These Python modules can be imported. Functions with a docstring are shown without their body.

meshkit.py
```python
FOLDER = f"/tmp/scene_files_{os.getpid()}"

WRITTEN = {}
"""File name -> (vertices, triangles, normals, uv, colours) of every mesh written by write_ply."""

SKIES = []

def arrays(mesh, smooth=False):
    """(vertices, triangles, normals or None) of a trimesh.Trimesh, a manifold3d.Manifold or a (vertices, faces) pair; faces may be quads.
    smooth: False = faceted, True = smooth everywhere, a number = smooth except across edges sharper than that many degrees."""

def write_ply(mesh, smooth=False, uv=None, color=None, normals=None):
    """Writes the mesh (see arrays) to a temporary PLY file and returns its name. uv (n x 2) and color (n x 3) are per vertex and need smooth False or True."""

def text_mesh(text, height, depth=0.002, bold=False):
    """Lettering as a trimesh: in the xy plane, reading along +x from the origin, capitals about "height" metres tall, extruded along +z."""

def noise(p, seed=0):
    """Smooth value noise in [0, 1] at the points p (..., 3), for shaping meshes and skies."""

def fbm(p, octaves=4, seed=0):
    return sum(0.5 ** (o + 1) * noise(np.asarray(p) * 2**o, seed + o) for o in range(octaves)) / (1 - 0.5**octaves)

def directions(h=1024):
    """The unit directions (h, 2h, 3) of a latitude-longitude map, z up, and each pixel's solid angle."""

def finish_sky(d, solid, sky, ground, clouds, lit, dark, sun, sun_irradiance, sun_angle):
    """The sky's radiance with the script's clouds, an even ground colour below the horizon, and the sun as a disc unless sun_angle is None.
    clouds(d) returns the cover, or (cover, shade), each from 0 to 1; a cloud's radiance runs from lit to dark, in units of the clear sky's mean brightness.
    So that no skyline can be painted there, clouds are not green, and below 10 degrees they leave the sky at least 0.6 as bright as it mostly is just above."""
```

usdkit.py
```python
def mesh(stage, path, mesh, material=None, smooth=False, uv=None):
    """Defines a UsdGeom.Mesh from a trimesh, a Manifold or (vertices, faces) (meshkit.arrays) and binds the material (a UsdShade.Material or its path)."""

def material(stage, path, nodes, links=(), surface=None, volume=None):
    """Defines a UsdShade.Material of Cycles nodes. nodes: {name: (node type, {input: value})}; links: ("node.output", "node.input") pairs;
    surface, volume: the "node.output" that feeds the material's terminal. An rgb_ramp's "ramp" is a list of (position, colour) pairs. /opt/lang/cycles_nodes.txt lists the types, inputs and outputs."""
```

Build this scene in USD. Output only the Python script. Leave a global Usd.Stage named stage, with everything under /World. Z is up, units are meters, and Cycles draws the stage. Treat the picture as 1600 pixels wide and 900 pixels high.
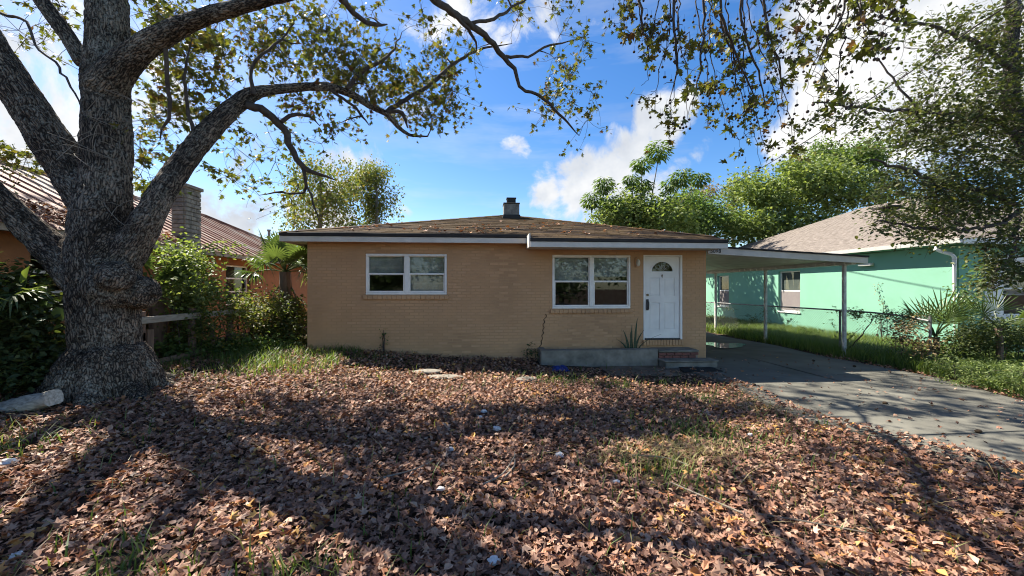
import math, numpy as np, trimesh, manifold3d, usdkit, meshkit
from pxr import Usd, UsdGeom, UsdLux, UsdShade, Gf, Sdf, Vt
from scipy.spatial import ConvexHull, cKDTree

stage = Usd.Stage.CreateInMemory()
UsdGeom.SetStageUpAxis(stage, 'Z')
UsdGeom.SetStageMetersPerUnit(stage, 1.0)
UsdGeom.Xform.Define(stage, '/World')
UsdGeom.Scope.Define(stage, '/World/Looks')

# ------------------------------------------------------------------ camera, sky, sun
CAM_H, YAW, F = 1.6, math.radians(4.3), 620.0
cam = UsdGeom.Camera.Define(stage, '/World/camera')
cam.CreateHorizontalApertureAttr(36.0)
cam.CreateFocalLengthAttr(F / 1600 * 36.0)
cam.AddTranslateOp().Set(Gf.Vec3d(0, 0, CAM_H))
cam.AddRotateZOp().Set(-math.degrees(YAW))
cam.AddRotateXOp().Set(90.0)
cam.CreateExposureAttr(1.65)

SUN = np.array([-0.70, 0.53, 1.0]); SUN /= np.linalg.norm(SUN)
SUN_EL, SUN_AZ = math.asin(SUN[2]), math.atan2(SUN[0], SUN[1])
SKY_STRENGTH, SUN_INTENSITY = 0.15, 1.25
sun = UsdLux.DistantLight.Define(stage, '/World/sun')
sun.CreateIntensityAttr(SUN_INTENSITY); sun.CreateAngleAttr(0.5); sun.CreateColorAttr(Gf.Vec3f(1.0, 0.93, 0.82))
sun.CreateNormalizeAttr(True)
_x = np.cross([0, 0, 1.0], SUN); _x /= np.linalg.norm(_x); _y = np.cross(SUN, _x)
sun.AddTransformOp().Set(Gf.Matrix4d(*_x, 0, *_y, 0, *SUN, 0, 0, 0, 0, 1))

S_, C_ = math.sin(YAW), math.cos(YAW)
def W(u, v, d):
    """the world point at depth d along the photograph's pixel (u, v)"""
    r = (u - 800) / F * d
    return np.array([d * S_ + r * C_, d * C_ - r * S_, CAM_H + (450 - v) / F * d])

def sky_material():
    N = {'tc': ('texture_coordinate', {}),
         'nrm': ('vector_math', {'math_type': 'normalize'}),
         'sky': ('sky_texture', {'sky_type': 'single_scattering', 'sun_disc': False, 'sun_elevation': SUN_EL, 'sun_rotation': SUN_AZ, 'air_density': 1.0, 'aerosol_density': 0.55, 'ozone_density': 1.6}),
         'bg': ('background_shader', {'strength': SKY_STRENGTH})}
    L = [('tc.generated', 'nrm.vector1')]
    # cloud banks: centre direction (given by a picture pixel of the photograph), angular radius in degrees, weight
    blobs = [(850, 300, 3.2, .8), (905, 290, 3.6, .9), (950, 268, 3.6, .9), (985, 228, 3.6, .85), (1025, 190, 3.8, .8), (1052, 172, 2.6, .62), (950, 315, 4.4, .8), (1020, 300, 5, .62),
             (795, 224, 1.7, .62), (806, 232, 1.6, .6), (815, 247, 1.4, .6), (1108, 232, 2.0, .62), (375, 345, 5, .8), (330, 360, 5, .8),
             (1330, 90, 7, 1.0), (1400, 60, 9, 1.05), (1500, 80, 10, 1.05), (1290, 170, 6, .95), (1380, 170, 8, 1.05), (1420, -60, 12, 1.0),
             (1330, 235, 5, .8), (60, 60, 13, .58), (60, 230, 11, .66)]
    last = None
    for i, (u, v, r, w) in enumerate(blobs):
        d = W(u, v, 1.0) - [0, 0, CAM_H]; d /= np.linalg.norm(d)
        N[f'd{i}'] = ('vector_math', {'math_type': 'dot_product', 'vector2': tuple(d)})
        N[f'm{i}'] = ('map_range', {'range_type': 'linear', 'from_min': math.cos(math.radians(r * 1.5)), 'from_max': math.cos(math.radians(r * 0.3)), 'to_min': 0.0, 'to_max': w * .95, 'clamp': True})
        L += [('nrm.vector', f'd{i}.vector1'), (f'd{i}.value', f'm{i}.value')]
        if last is None: last = f'm{i}.result'
        else:
            N[f'x{i}'] = ('math', {'math_type': 'maximum'})
            L += [(last, f'x{i}.value1'), (f'm{i}.result', f'x{i}.value2')]; last = f'x{i}.value'
    N |= {'n1': ('noise_texture', {'scale': 8.0, 'detail': 10.0, 'roughness': 0.60, 'distortion': 0.35}),
          'n2': ('noise_texture', {'scale': 3.0, 'detail': 3.0, 'roughness': 0.5}),
          'n3': ('noise_texture', {'scale': 5.0, 'detail': 6.0, 'roughness': 0.55}),
          'mp': ('mapping', {'scale': (1.0, 1.0, 5.5), 'rotation': (0.05, 0.1, 0)}),
          'n4': ('noise_texture', {'scale': 2.2, 'detail': 7.0, 'roughness': 0.6}),
          'wisp': ('map_range', {'from_min': 0.50, 'from_max': 0.80, 'to_min': 0.0, 'to_max': 0.35, 'clamp': True}),
          's1': ('math', {'math_type': 'multiply_add', 'value2': 2.0, 'value3': -1.0}),
          's2': ('math', {'math_type': 'add'}),
          'base': ('map_range', {'from_min': 0.42, 'from_max': 0.7, 'to_min': -0.1, 'to_max': 0.6, 'clamp': True}),
          'mm': ('math', {'math_type': 'maximum'}),
          'cov': ('map_range', {'range_type': 'smoothstep', 'from_min': 0.38, 'from_max': 0.78, 'to_min': 0.0, 'to_max': 1.0, 'clamp': True}),
          'covm': ('math', {'math_type': 'maximum'}),
          'shade': ('rgb_ramp', {'ramp': [(0.28, (0.52, 0.56, 0.64)), (0.45, (0.72, 0.76, 0.82)), (0.62, (1.05, 1.04, 1.02))]}),
          'cl': ('mix_color', {'blend_type': 'multiply', 'fac': 1.0, 'b': (CLOUD, CLOUD, CLOUD), 'use_clamp': False, 'use_clamp_result': False}),
          'tint': ('hsv', {'hue': 0.506, 'saturation': 1.36, 'value': 0.43, 'fac': 1.0}),
          'mix': ('mix_color', {'blend_type': 'mix', 'use_clamp': True, 'use_clamp_result': False})}
    for n in ('n1', 'n2', 'n3'): L.append(('nrm.vector', n + '.vector'))
    L += [('nrm.vector', 'mp.vector'), ('mp.vector', 'n4.vector'), ('n4.fac', 'wisp.value'),
          ('n2.fac', 'base.value'), (last, 'mm.value1'), ('base.result', 'mm.value2'),
          ('n1.fac', 's1.value1'), ('mm.value', 's2.value1'), ('s1.value', 's2.value2'), ('s2.value', 'cov.value'),
          ('cov.result', 'covm.value1'), ('wisp.result', 'covm.value2'),
          ('n3.fac', 'shade.fac'), ('shade.color', 'cl.a'), ('sky.color', 'tint.color'), ('tint.color', 'mix.a'), ('cl.result', 'mix.b'), ('covm.value', 'mix.fac'), ('mix.result', 'bg.color')]
    return usdkit.material(stage, '/World/Looks/sky_light', N, L, surface='bg.background')
CLOUD = 2.3
dome = UsdLux.DomeLight.Define(stage, '/World/sky')
UsdShade.MaterialBindingAPI.Apply(dome.GetPrim()).Bind(sky_material())
dome.GetPrim().SetCustomDataByKey('kind', 'structure')

# ------------------------------------------------------------------ helpers
RNG = np.random.default_rng(7)
used = {}
def path_for(name, parent):
    base = f'{parent}/{name}'
    k = used.get(base, 0); used[base] = k + 1
    return base if k == 0 else f'{base}_{k:03d}'

def tag(prim, label=None, cat=None, group=None, kind=None):
    p = prim.GetPrim() if hasattr(prim, 'GetPrim') else prim
    for k, v in (('label', label), ('category', cat), ('group', group), ('kind', kind)):
        if v: p.SetCustomDataByKey(k, v)
    return p

def P_(parent):
    return '/World' if parent is None else (parent if isinstance(parent, str) else str(parent.GetPath()))

def thing(name, label, cat, group=None, kind=None, parent=None):
    x = UsdGeom.Xform.Define(stage, path_for(name, P_(parent)))
    return tag(x, label, cat, group, kind)

def obj(name, mesh, mat, parent=None, label=None, cat=None, group=None, kind=None, smooth=False):
    tone = None
    if isinstance(mesh, MB): tone = np.concatenate(mesh.t) if mesh.t and sum(map(len, mesh.t)) == mesh.n else None; mesh = mesh.arrays()
    elif isinstance(mesh, tuple) and len(mesh) == 3: tone = mesh[2]
    if tone is None and mat in LEAFY: tone = np.full(len(mesh[0]), RNG.random())
    if smooth is not False and smooth is not True: tone = None
    m = usdkit.mesh(stage, path_for(name, P_(parent)), mesh, mat, smooth=smooth)
    if tone is not None: UsdGeom.PrimvarsAPI(m).CreatePrimvar('tone', Sdf.ValueTypeNames.FloatArray, 'vertex').Set(Vt.FloatArray.FromNumpy(np.asarray(tone, np.float32)))
    return tag(m, label, cat, group, kind)

LEAFY = []
class MB:
    def __init__(s): s.v, s.f, s.t, s.n = [], [], [], 0
    def add(s, v, f, t=None):
        if t is not None: s.t.append(np.asarray(t, float))
        v = np.asarray(v, float); f = np.asarray(f, int)
        if f.shape[1] == 4: f = np.vstack([f[:, [0, 1, 2]], f[:, [0, 2, 3]]])
        s.v.append(v); s.f.append(f + s.n); s.n += len(v); return s
    def mesh(s, m): return s.add(m.vertices, m.faces)
    def box(s, a, b):
        (x0, y0, z0), (x1, y1, z1) = a, b
        v = [(x0, y0, z0), (x1, y0, z0), (x1, y1, z0), (x0, y1, z0), (x0, y0, z1), (x1, y0, z1), (x1, y1, z1), (x0, y1, z1)]
        return s.add(v, [(0, 3, 2, 1), (4, 5, 6, 7), (0, 1, 5, 4), (1, 2, 6, 5), (2, 3, 7, 6), (3, 0, 4, 7)])
    def cbox(s, a, b, c=0.006):
        a, b = np.array(a, float), np.array(b, float); pts = []
        c = min(c, (b - a).min() * .45)
        for sx in (0, 1):
            for sy in (0, 1):
                for sz in (0, 1):
                    p = np.where([sx, sy, sz], b, a); d = np.where([sx, sy, sz], -c, c)
                    for k in range(3):
                        q = p + d; q[k] = p[k]; pts.append(q)
        return s.hull(pts)
    def hull(s, pts):
        pts = np.array(pts, float); h = ConvexHull(pts); f = h.simplices.copy(); c = pts.mean(0)
        n = np.cross(pts[f[:, 1]] - pts[f[:, 0]], pts[f[:, 2]] - pts[f[:, 0]])
        fl = ((pts[f[:, 0]] - c) * n).sum(1) < 0
        f[fl] = f[fl][:, [0, 2, 1]]
        k = np.unique(f); r = np.zeros(len(pts), int); r[k] = np.arange(len(k))
        return s.add(pts[k], r[f])
    def tube(s, pts, rad, sides=6, caps=True):
        p = np.asarray(pts, float); r = np.broadcast_to(np.asarray(rad, float), (len(p),))
        t = np.gradient(p, axis=0); t /= np.linalg.norm(t, axis=1, keepdims=True) + 1e-12
        ref = np.array([0, 0, 1.0]) if abs(t[len(t) // 2, 2]) < .85 else np.array([1.0, 0, 0])
        a = np.cross(t, ref); a /= np.linalg.norm(a, axis=1, keepdims=True) + 1e-12; b = np.cross(a, t)
        ang = np.arange(sides) * 2 * np.pi / sides
        v = p[:, None] + r[:, None, None] * (np.cos(ang)[None, :, None] * a[:, None] + np.sin(ang)[None, :, None] * b[:, None])
        i, j = np.meshgrid(np.arange(len(p) - 1), np.arange(sides), indexing='ij')
        q = np.stack([i * sides + j, (i + 1) * sides + j, (i + 1) * sides + (j + 1) % sides, i * sides + (j + 1) % sides], -1).reshape(-1, 4)
        v = v.reshape(-1, 3); f = np.vstack([q[:, [0, 1, 2]], q[:, [0, 2, 3]]])
        if caps:
            n = len(v); v = np.vstack([v, p[0], p[-1]]); m = (len(p) - 1) * sides
            f = np.vstack([f, [(n, k, (k + 1) % sides) for k in range(sides)], [(n + 1, m + (k + 1) % sides, m + k) for k in range(sides)]])
        return s.add(v, f)
    def cyl(s, p, q, r, sides=12): return s.tube([p, q], r, sides)
    def arrays(s): return np.vstack(s.v), np.vstack(s.f)

def lin(c):
    c = np.array(c, float) / 255
    return tuple(np.where(c < .04045, c / 12.92, ((c + .055) / 1.055) ** 2.4))

def mat(name, c, c2=None, scale=6.0, rough=0.8, bump=0.0, bscale=60.0, spec=0.3, metallic=0.0, detail=6.0, lo=.35, hi=.65, extra=None, stretch=(1, 1, 1), bdist=0.02):
    c2 = c2 or tuple(x * .75 for x in c)
    N = {'g': ('geometry', {}), 'mp': ('mapping', {'scale': stretch}), 'n': ('noise_texture', {'scale': scale, 'detail': detail, 'roughness': .6}),
         'r': ('rgb_ramp', {'ramp': [(lo, c2), (hi, c)] if extra is None else extra}),
         'p': ('principled_bsdf', {'roughness': rough, 'specular_ior_level': spec, 'metallic': metallic})}
    L = [('g.position', 'mp.vector'), ('mp.vector', 'n.vector'), ('n.fac', 'r.fac'), ('r.color', 'p.base_color')]
    if bump:
        N |= {'bn': ('noise_texture', {'scale': bscale, 'detail': 5.0, 'roughness': .65}), 'b': ('bump', {'strength': bump, 'distance': bdist})}
        L += [('mp.vector', 'bn.vector'), ('bn.fac', 'b.height'), ('b.normal', 'p.normal')]
    return usdkit.material(stage, '/World/Looks/' + name, N, L, surface='p.BSDF')

def leaf_mat(name, ramp, trans=0.35, rough=0.55, tcol=None, spec=.35, TV=.65):
    """colours spread over the leaves of one mesh, one tone per leaf"""
    tcol = tcol or (1.3, 1.35, .6)
    N = {'g': ('geometry', {}), 'tn': ('attribute', {'attribute': 'tone'}), 'n': ('noise_texture', {'scale': 0.9, 'detail': 3.0}), 'ad': ('math', {'math_type': 'multiply_add', 'value2': TV, 'value3': .25 - TV / 2}), 'ad2': ('math', {'math_type': 'multiply_add', 'value2': .5}),
         'r': ('rgb_ramp', {'ramp': ramp}), 'p': ('principled_bsdf', {'roughness': rough, 'specular_ior_level': spec}), 't': ('translucent_bsdf', {}),
         'm': ('mix_color', {'blend_type': 'multiply', 'fac': 1.0, 'b': tcol, 'use_clamp': False}), 'x': ('mix_closure', {'fac': trans})}
    L = [('g.position', 'n.vector'), ('tn.fac', 'ad.value1'), ('ad.value', 'ad2.value3'), ('n.fac', 'ad2.value1'), ('ad2.value', 'r.fac'), ('r.color', 'p.base_color'), ('r.color', 'm.a'), ('m.result', 't.color'),
         ('p.BSDF', 'x.closure1'), ('t.BSDF', 'x.closure2')]
    LEAFY.append(usdkit.material(stage, '/World/Looks/' + name, N, L, surface='x.closure')); return LEAFY[-1]

M = {}
# ground and litter
M['soil'] = mat('soil', (.085, .058, .04), (.038, .026, .019), scale=2.2, rough=.95, bump=.8, bscale=40, spec=.1, bdist=.04)
M['dirt'] = mat('pale_dirt', (.20, .155, .115), (.10, .075, .055), scale=3.0, rough=.95, bump=.6, bscale=40, spec=.1)
M['litter'] = leaf_mat('leaf_litter', [(.04, (0.059, 0.029, 0.019)), (.14, (0.138, 0.066, 0.042)), (.26, (0.286, 0.144, 0.091)), (.36, (0.148, 0.066, 0.042)), (.46, (0.395, 0.233, 0.156)), (.55, (0.227, 0.107, 0.065)), (.66, (0.494, 0.330, 0.230)), (.74, (0.168, 0.076, 0.050)), (.84, (0.395, 0.242, 0.158)), (.92, (0.336, 0.131, 0.058)), (.985, (0.494, 0.281, 0.077))], trans=.12, rough=.65, tcol=(1.1, .9, .6), spec=.35, TV=.95)
M['grass'] = leaf_mat('grass_blades', [(0.1, (.05, .09, .02)), (.4, (.09, .15, .035)), (.65, (.14, .19, .05)), (.85, (.24, .24, .09)), (1., (.36, .30, .15))], trans=.35)
M['lush'] = leaf_mat('lush_grass', [(0.1, (.055, .095, .025)), (.5, (.11, .165, .04)), (.8, (.20, .24, .07)), (1., (.34, .32, .15))], trans=.4)
M['straw'] = leaf_mat('straw', [(0, (.22, .17, .08)), (.5, (.34, .27, .13)), (1., (.20, .22, .08))], trans=.3)
# concrete etc
M['drive'] = mat('driveway_concrete', (.155, .148, .12), (.072, .069, .056), scale=1.1, rough=.82, bump=.35, bscale=120, spec=.3, lo=.3, hi=.72, detail=9, bdist=.006)
M['concrete'] = mat('old_concrete', (.25, .225, .185), (.10, .092, .072), scale=4, rough=.9, bump=.5, bscale=50, lo=.3, hi=.7, bdist=.01)
M['brickpaint'] = mat('painted_brick', (.50, .295, .15), (.37, .216, .113), scale=.9, rough=.75, bump=.35, bscale=90, spec=.25, detail=9, bdist=.004)
M['brickpaint_b'] = mat('painted_brick_worn', (.42, .248, .13), (.49, .292, .155), scale=3, rough=.78, bump=.4, bscale=90, spec=.25, bdist=.004)
M['mortar'] = mat('painted_mortar', (.45, .27, .14), (.38, .23, .12), scale=3, rough=.85, bump=.3, bscale=90, spec=.2)
M['crack'] = mat('crack_dark', (.05, .035, .022), rough=.95, spec=.1)
M['redbrick'] = mat('red_step_brick', (.17, .066, .05), (.11, .048, .04), scale=14, rough=.85, bump=.4, bscale=70, bdist=.004)
M['trim'] = mat('grey_white_trim', (.62, .58, .51), (.48, .45, .39), scale=2.4, rough=.6, spec=.3, lo=.3)
M['frame'] = mat('white_window_frame', (.78, .75, .69), (.68, .65, .59), scale=4, rough=.4, spec=.45)
M['door'] = mat('white_door_paint', (.76, .73, .67), (.66, .63, .58), scale=3, rough=.42, spec=.45, bump=.05, bscale=30)
M['soffit'] = mat('soffit_paint', (.62, .58, .50), rough=.7)
M['black'] = mat('black_edge', (.018, .016, .015), (.03, .026, .022), scale=5, rough=.7)
M['darkmetal'] = mat('dark_metal', (.03, .03, .032), rough=.35, spec=.6)
M['shingle'] = mat('brown_roof_shingles', (.15, .10, .055), (.045, .03, .02), scale=1.3, rough=.92, bump=.6, bscale=160, spec=.15, detail=9, stretch=(.6, 1.6, 1.6),
                   extra=[(.28, (.014, .010, .008)), (.42, (.032, .020, .012)), (.52, (.068, .043, .02)), (.62, (.088, .058, .027)), (.75, (.048, .033, .023))], bdist=.008)
M['greyshingle'] = mat('grey_roof_shingles', (.215, .185, .16), (.13, .11, .095), scale=7, rough=.92, bump=.5, bscale=120, spec=.15, bdist=.008)
M['interior'] = mat('room_plaster', (.34, .32, .29), rough=.9)
M['interior_floor'] = mat('room_floor', (.07, .055, .04), rough=.7)
M['blind'] = mat('blind_slats', (.74, .73, .68), rough=.6)
M['shadecloth'] = mat('shade_cloth', (.20, .205, .17), (.16, .165, .14), scale=3, rough=.8)
M['screen'] = mat('insect_screen', (.20, .175, .165), (.18, .155, .15), rough=.9)
M['mint'] = mat('mint_stucco', (.19, .385, .275), (.17, .35, .245), scale=1.1, rough=.85, bump=.45, bscale=70, spec=.2, detail=8, bdist=.006)
M['orange'] = mat('orange_stucco', (.37, .165, .072), (.26, .12, .06), scale=1.6, rough=.9, bump=.4, bscale=60, spec=.15)
M['rust'] = mat('rusty_metal_roofing', (.36, .26, .19), scale=1.1, rough=.6, spec=.35, detail=9, stretch=(.35, 1.8, .35), bump=.15, bscale=30,
                extra=[(.30, (.10, .048, .03)), (.42, (.19, .085, .052)), (.5, (.27, .15, .10)), (.58, (.40, .31, .235)), (.66, (.46, .40, .33)), (.8, (.34, .27, .21))])
M['block'] = mat('grey_block', (.24, .225, .195), (.12, .11, .095), scale=6, rough=.95, bump=.6, bscale=50)
M['carportwhite'] = mat('carport_paint', (.66, .67, .63), (.50, .51, .47), scale=3, rough=.5, spec=.4)
M['postpaint'] = mat('post_paint', (.60, .60, .57), (.36, .34, .29), scale=9, rough=.55, spec=.4)
M['galv'] = mat('galvanised_steel', (.23, .23, .225), (.15, .14, .13), scale=10, rough=.5, spec=.5, metallic=.3)
M['wood'] = mat('weathered_rail', (.38, .34, .28), (.22, .19, .15), scale=5, rough=.9, stretch=(6, 1, 6), bump=.3)
M['fencewood'] = mat('brown_fence_board', (.20, .13, .09), (.11, .075, .055), scale=5, rough=.9, stretch=(4, 4, .6), bump=.3)
M['paleword'] = mat('pale_stripped_log', (.50, .46, .39), (.22, .20, .17), scale=7, rough=.85, stretch=(1.5, 5, 5), bump=.5, bscale=25)
M['rag'] = mat('blue_cloth', (.02, .04, .20), (.012, .025, .12), scale=20, rough=.9)
M['matrubber'] = mat('black_door_mat', (.022, .022, .022), rough=.95, bump=.8, bscale=150)
M['plastic'] = mat('white_litter', (.6, .6, .6), (.4, .38, .35), scale=20, rough=.6)
M['stone'] = mat('pale_stone', (.25, .225, .185), (.15, .135, .11), scale=8, rough=.9, bump=.5, bscale=40)
M['sconce_glass'] = mat('frosted_lamp_glass', (.62, .56, .44), rough=.3, spec=.5)
M['brass'] = mat('aged_brass', (.24, .19, .11), rough=.4, metallic=.6)
M['asphalt'] = mat('street_asphalt', (.06, .06, .058), rough=.9)
# bark: ridged plates with pale lichen on the high spots
def bark(name, dark, mid, pale, sc=1.0, lich=.62, coord=True):
    """ridged bark: plates stretched along the limb (the mesh carries limb coordinates in the primvar bark)"""
    src = 'at.vector' if coord else 'g.position'
    N = {'g': ('geometry', {}), 'mp': ('mapping', {'scale': (40 * sc, 40 * sc, 7.5 * sc)}), 'dn': ('noise_texture', {'scale': 6.0 * sc, 'detail': 4.0}),
         'ds': ('vector_math', {'math_type': 'multiply_add', 'vector2': (.08, .08, .22)}),
         'v': ('voronoi_texture', {'scale': 1.0, 'feature': 'distance_to_edge'}), 'v2': ('voronoi_texture', {'scale': 1.0, 'feature': 'f1'}), 'rv': ('rgb_ramp', {'ramp': [(0.0, dark), (.07, dark), (.22, mid), (.6, tuple(x * 1.3 for x in mid))]}),
         'ln': ('noise_texture', {'scale': 34.0 * sc, 'detail': 6.0, 'roughness': .7}), 'lp': ('noise_texture', {'scale': 1.7, 'detail': 5.0, 'roughness': .65}),
         'la': ('math', {'math_type': 'multiply_add', 'value2': .55}), 'lm': ('map_range', {'from_min': lich, 'from_max': lich + .16, 'clamp': True, 'to_max': .6}),
         'bw': ('rgb_to_bw', {}), 'bws': ('map_range', {'from_min': .2, 'from_max': .8, 'to_min': .35, 'to_max': 1.1}), 'pv': ('mix_color', {'blend_type': 'multiply', 'fac': .8, 'use_clamp': False}), 'big': ('map_range', {'from_min': .3, 'from_max': .7, 'to_min': .55, 'to_max': 1.35}), 'bm': ('mix_color', {'blend_type': 'multiply', 'fac': 1.0, 'use_clamp': False}),
         'mx': ('mix_color', {'blend_type': 'mix', 'b': pale}), 'b': ('bump', {'strength': 1.0, 'distance': .03}), 'bs': ('math', {'math_type': 'multiply_add', 'value2': .25}),
         'p': ('principled_bsdf', {'roughness': .95, 'specular_ior_level': .12})}
    if coord: N['at'] = ('attribute', {'attribute': 'bark'})
    L = [(src, 'dn.vector'), ('dn.color', 'ds.vector1'), (src, 'ds.vector3'), ('ds.vector', 'mp.vector'), ('mp.vector', 'v.vector'), ('mp.vector', 'v2.vector'), ('v.distance', 'rv.fac'), ('g.position', 'ln.vector'), ('g.position', 'lp.vector'),
         ('rv.color', 'pv.a'), ('v2.color', 'bw.color'), ('bw.val', 'bws.value'), ('bws.result', 'pv.b'), ('lp.fac', 'big.value'), ('pv.result', 'bm.a'), ('big.result', 'bm.b'),
         ('lp.fac', 'la.value1'), ('ln.fac', 'la.value3'), ('la.value', 'lm.value'), ('lm.result', 'mx.fac'), ('bm.result', 'mx.a'), ('mx.result', 'p.base_color'),
         ('ln.fac', 'bs.value1'), ('v.distance', 'bs.value3'), ('bs.value', 'b.height'), ('b.normal', 'p.normal')]
    return usdkit.material(stage, '/World/Looks/' + name, N, L, surface='p.BSDF')
M['bark'] = bark('sweetgum_bark', (.030, .024, .019), (.20, .155, .115), (.32, .305, .25), lich=.79)
M['twig'] = mat('twig_bark', (.085, .066, .05), (.04, .03, .024), scale=12, rough=.9, bump=.5, bscale=60)
M['greybark'] = bark('oak_bark', (.04, .035, .028), (.13, .115, .095), (.34, .33, .29), sc=1.4, lich=.80, coord=False)
M['palebark'] = mat('pale_bark', (.24, .21, .165), (.12, .10, .08), scale=4, rough=.9, bump=.4)
# foliage
M['gum'] = leaf_mat('sweetgum_leaves', [(.0, (.05, .05, .016)), (.25, (.09, .105, .024)), (.5, (.145, .165, .034)), (.7, (.215, .195, .045)), (.85, (.16, .08, .04)), (1., (.10, .05, .035))], trans=.28)
M['oakleaf'] = leaf_mat('oak_leaves', [(0, (.035, .05, .02)), (.4, (.068, .09, .03)), (.75, (.11, .125, .042)), (1., (.22, .19, .07))], trans=.33)
M['bright'] = leaf_mat('bright_leaves', [(0, (.06, .092, .03)), (.4, (.125, .172, .05)), (.7, (.22, .27, .085)), (1., (.38, .39, .18))], trans=.38)
M['midgreen'] = leaf_mat('mid_green_leaves', [(0, (.05, .09, .028)), (.45, (.10, .16, .045)), (.8, (.17, .235, .07)), (1., (.30, .30, .12))], trans=.4)
M['vine'] = leaf_mat('vine_leaves', [(0, (.06, .085, .025)), (.4, (.115, .15, .04)), (.65, (.19, .195, .055)), (.85, (.25, .18, .065)), (1., (.23, .14, .06))], trans=.4)
M['darkleaf'] = leaf_mat('dark_shrub_leaves', [(0, (.035, .052, .02)), (.5, (.07, .10, .034)), (.85, (.13, .15, .05)), (1., (.24, .21, .09))], trans=.35)
M['palm'] = leaf_mat('palm_leaves', [(0, (.05, .085, .028)), (.5, (.09, .135, .045)), (.85, (.14, .175, .07)), (1., (.22, .22, .10))], trans=.3, rough=.4)
M['palmdead'] = leaf_mat('dead_palm_leaves', [(0, (.12, .085, .045)), (.5, (.22, .16, .085)), (1., (.32, .25, .14))], trans=.25)
M['broad'] = leaf_mat('broad_leaves', [(0, (.05, .09, .03)), (.5, (.14, .22, .06)), (1., (.32, .38, .10))], trans=.4, rough=.35)
M['snake'] = mat('dark_blade_leaves', (.022, .038, .02), (.05, .07, .035), scale=18, rough=.4, stretch=(1, 1, 3))
# glass
M['glass'] = usdkit.material(stage, '/World/Looks/window_glass', {'gm': ('geometry', {}), 'ior': ('map_range', {'from_min': 0.0, 'from_max': 1.0, 'to_min': 1.45, 'to_max': 1 / 1.45}), 'f': ('fresnel', {}), 't': ('transparent_bsdf', {'color': (.80, .83, .83)}), 'g': ('glossy_bsdf', {'roughness': .015, 'color': (.95, .97, 1)}), 'x': ('mix_closure', {})},
                             [('gm.backfacing', 'ior.value'), ('ior.result', 'f.IOR'), ('f.fac', 'x.fac'), ('t.BSDF', 'x.closure1'), ('g.BSDF', 'x.closure2')], surface='x.closure')
M['water'] = usdkit.material(stage, '/World/Looks/puddle_water', {'p': ('principled_bsdf', {'base_color': (.05, .05, .045), 'roughness': .03, 'specular_ior_level': .6})}, [], surface='p.BSDF')

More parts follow.
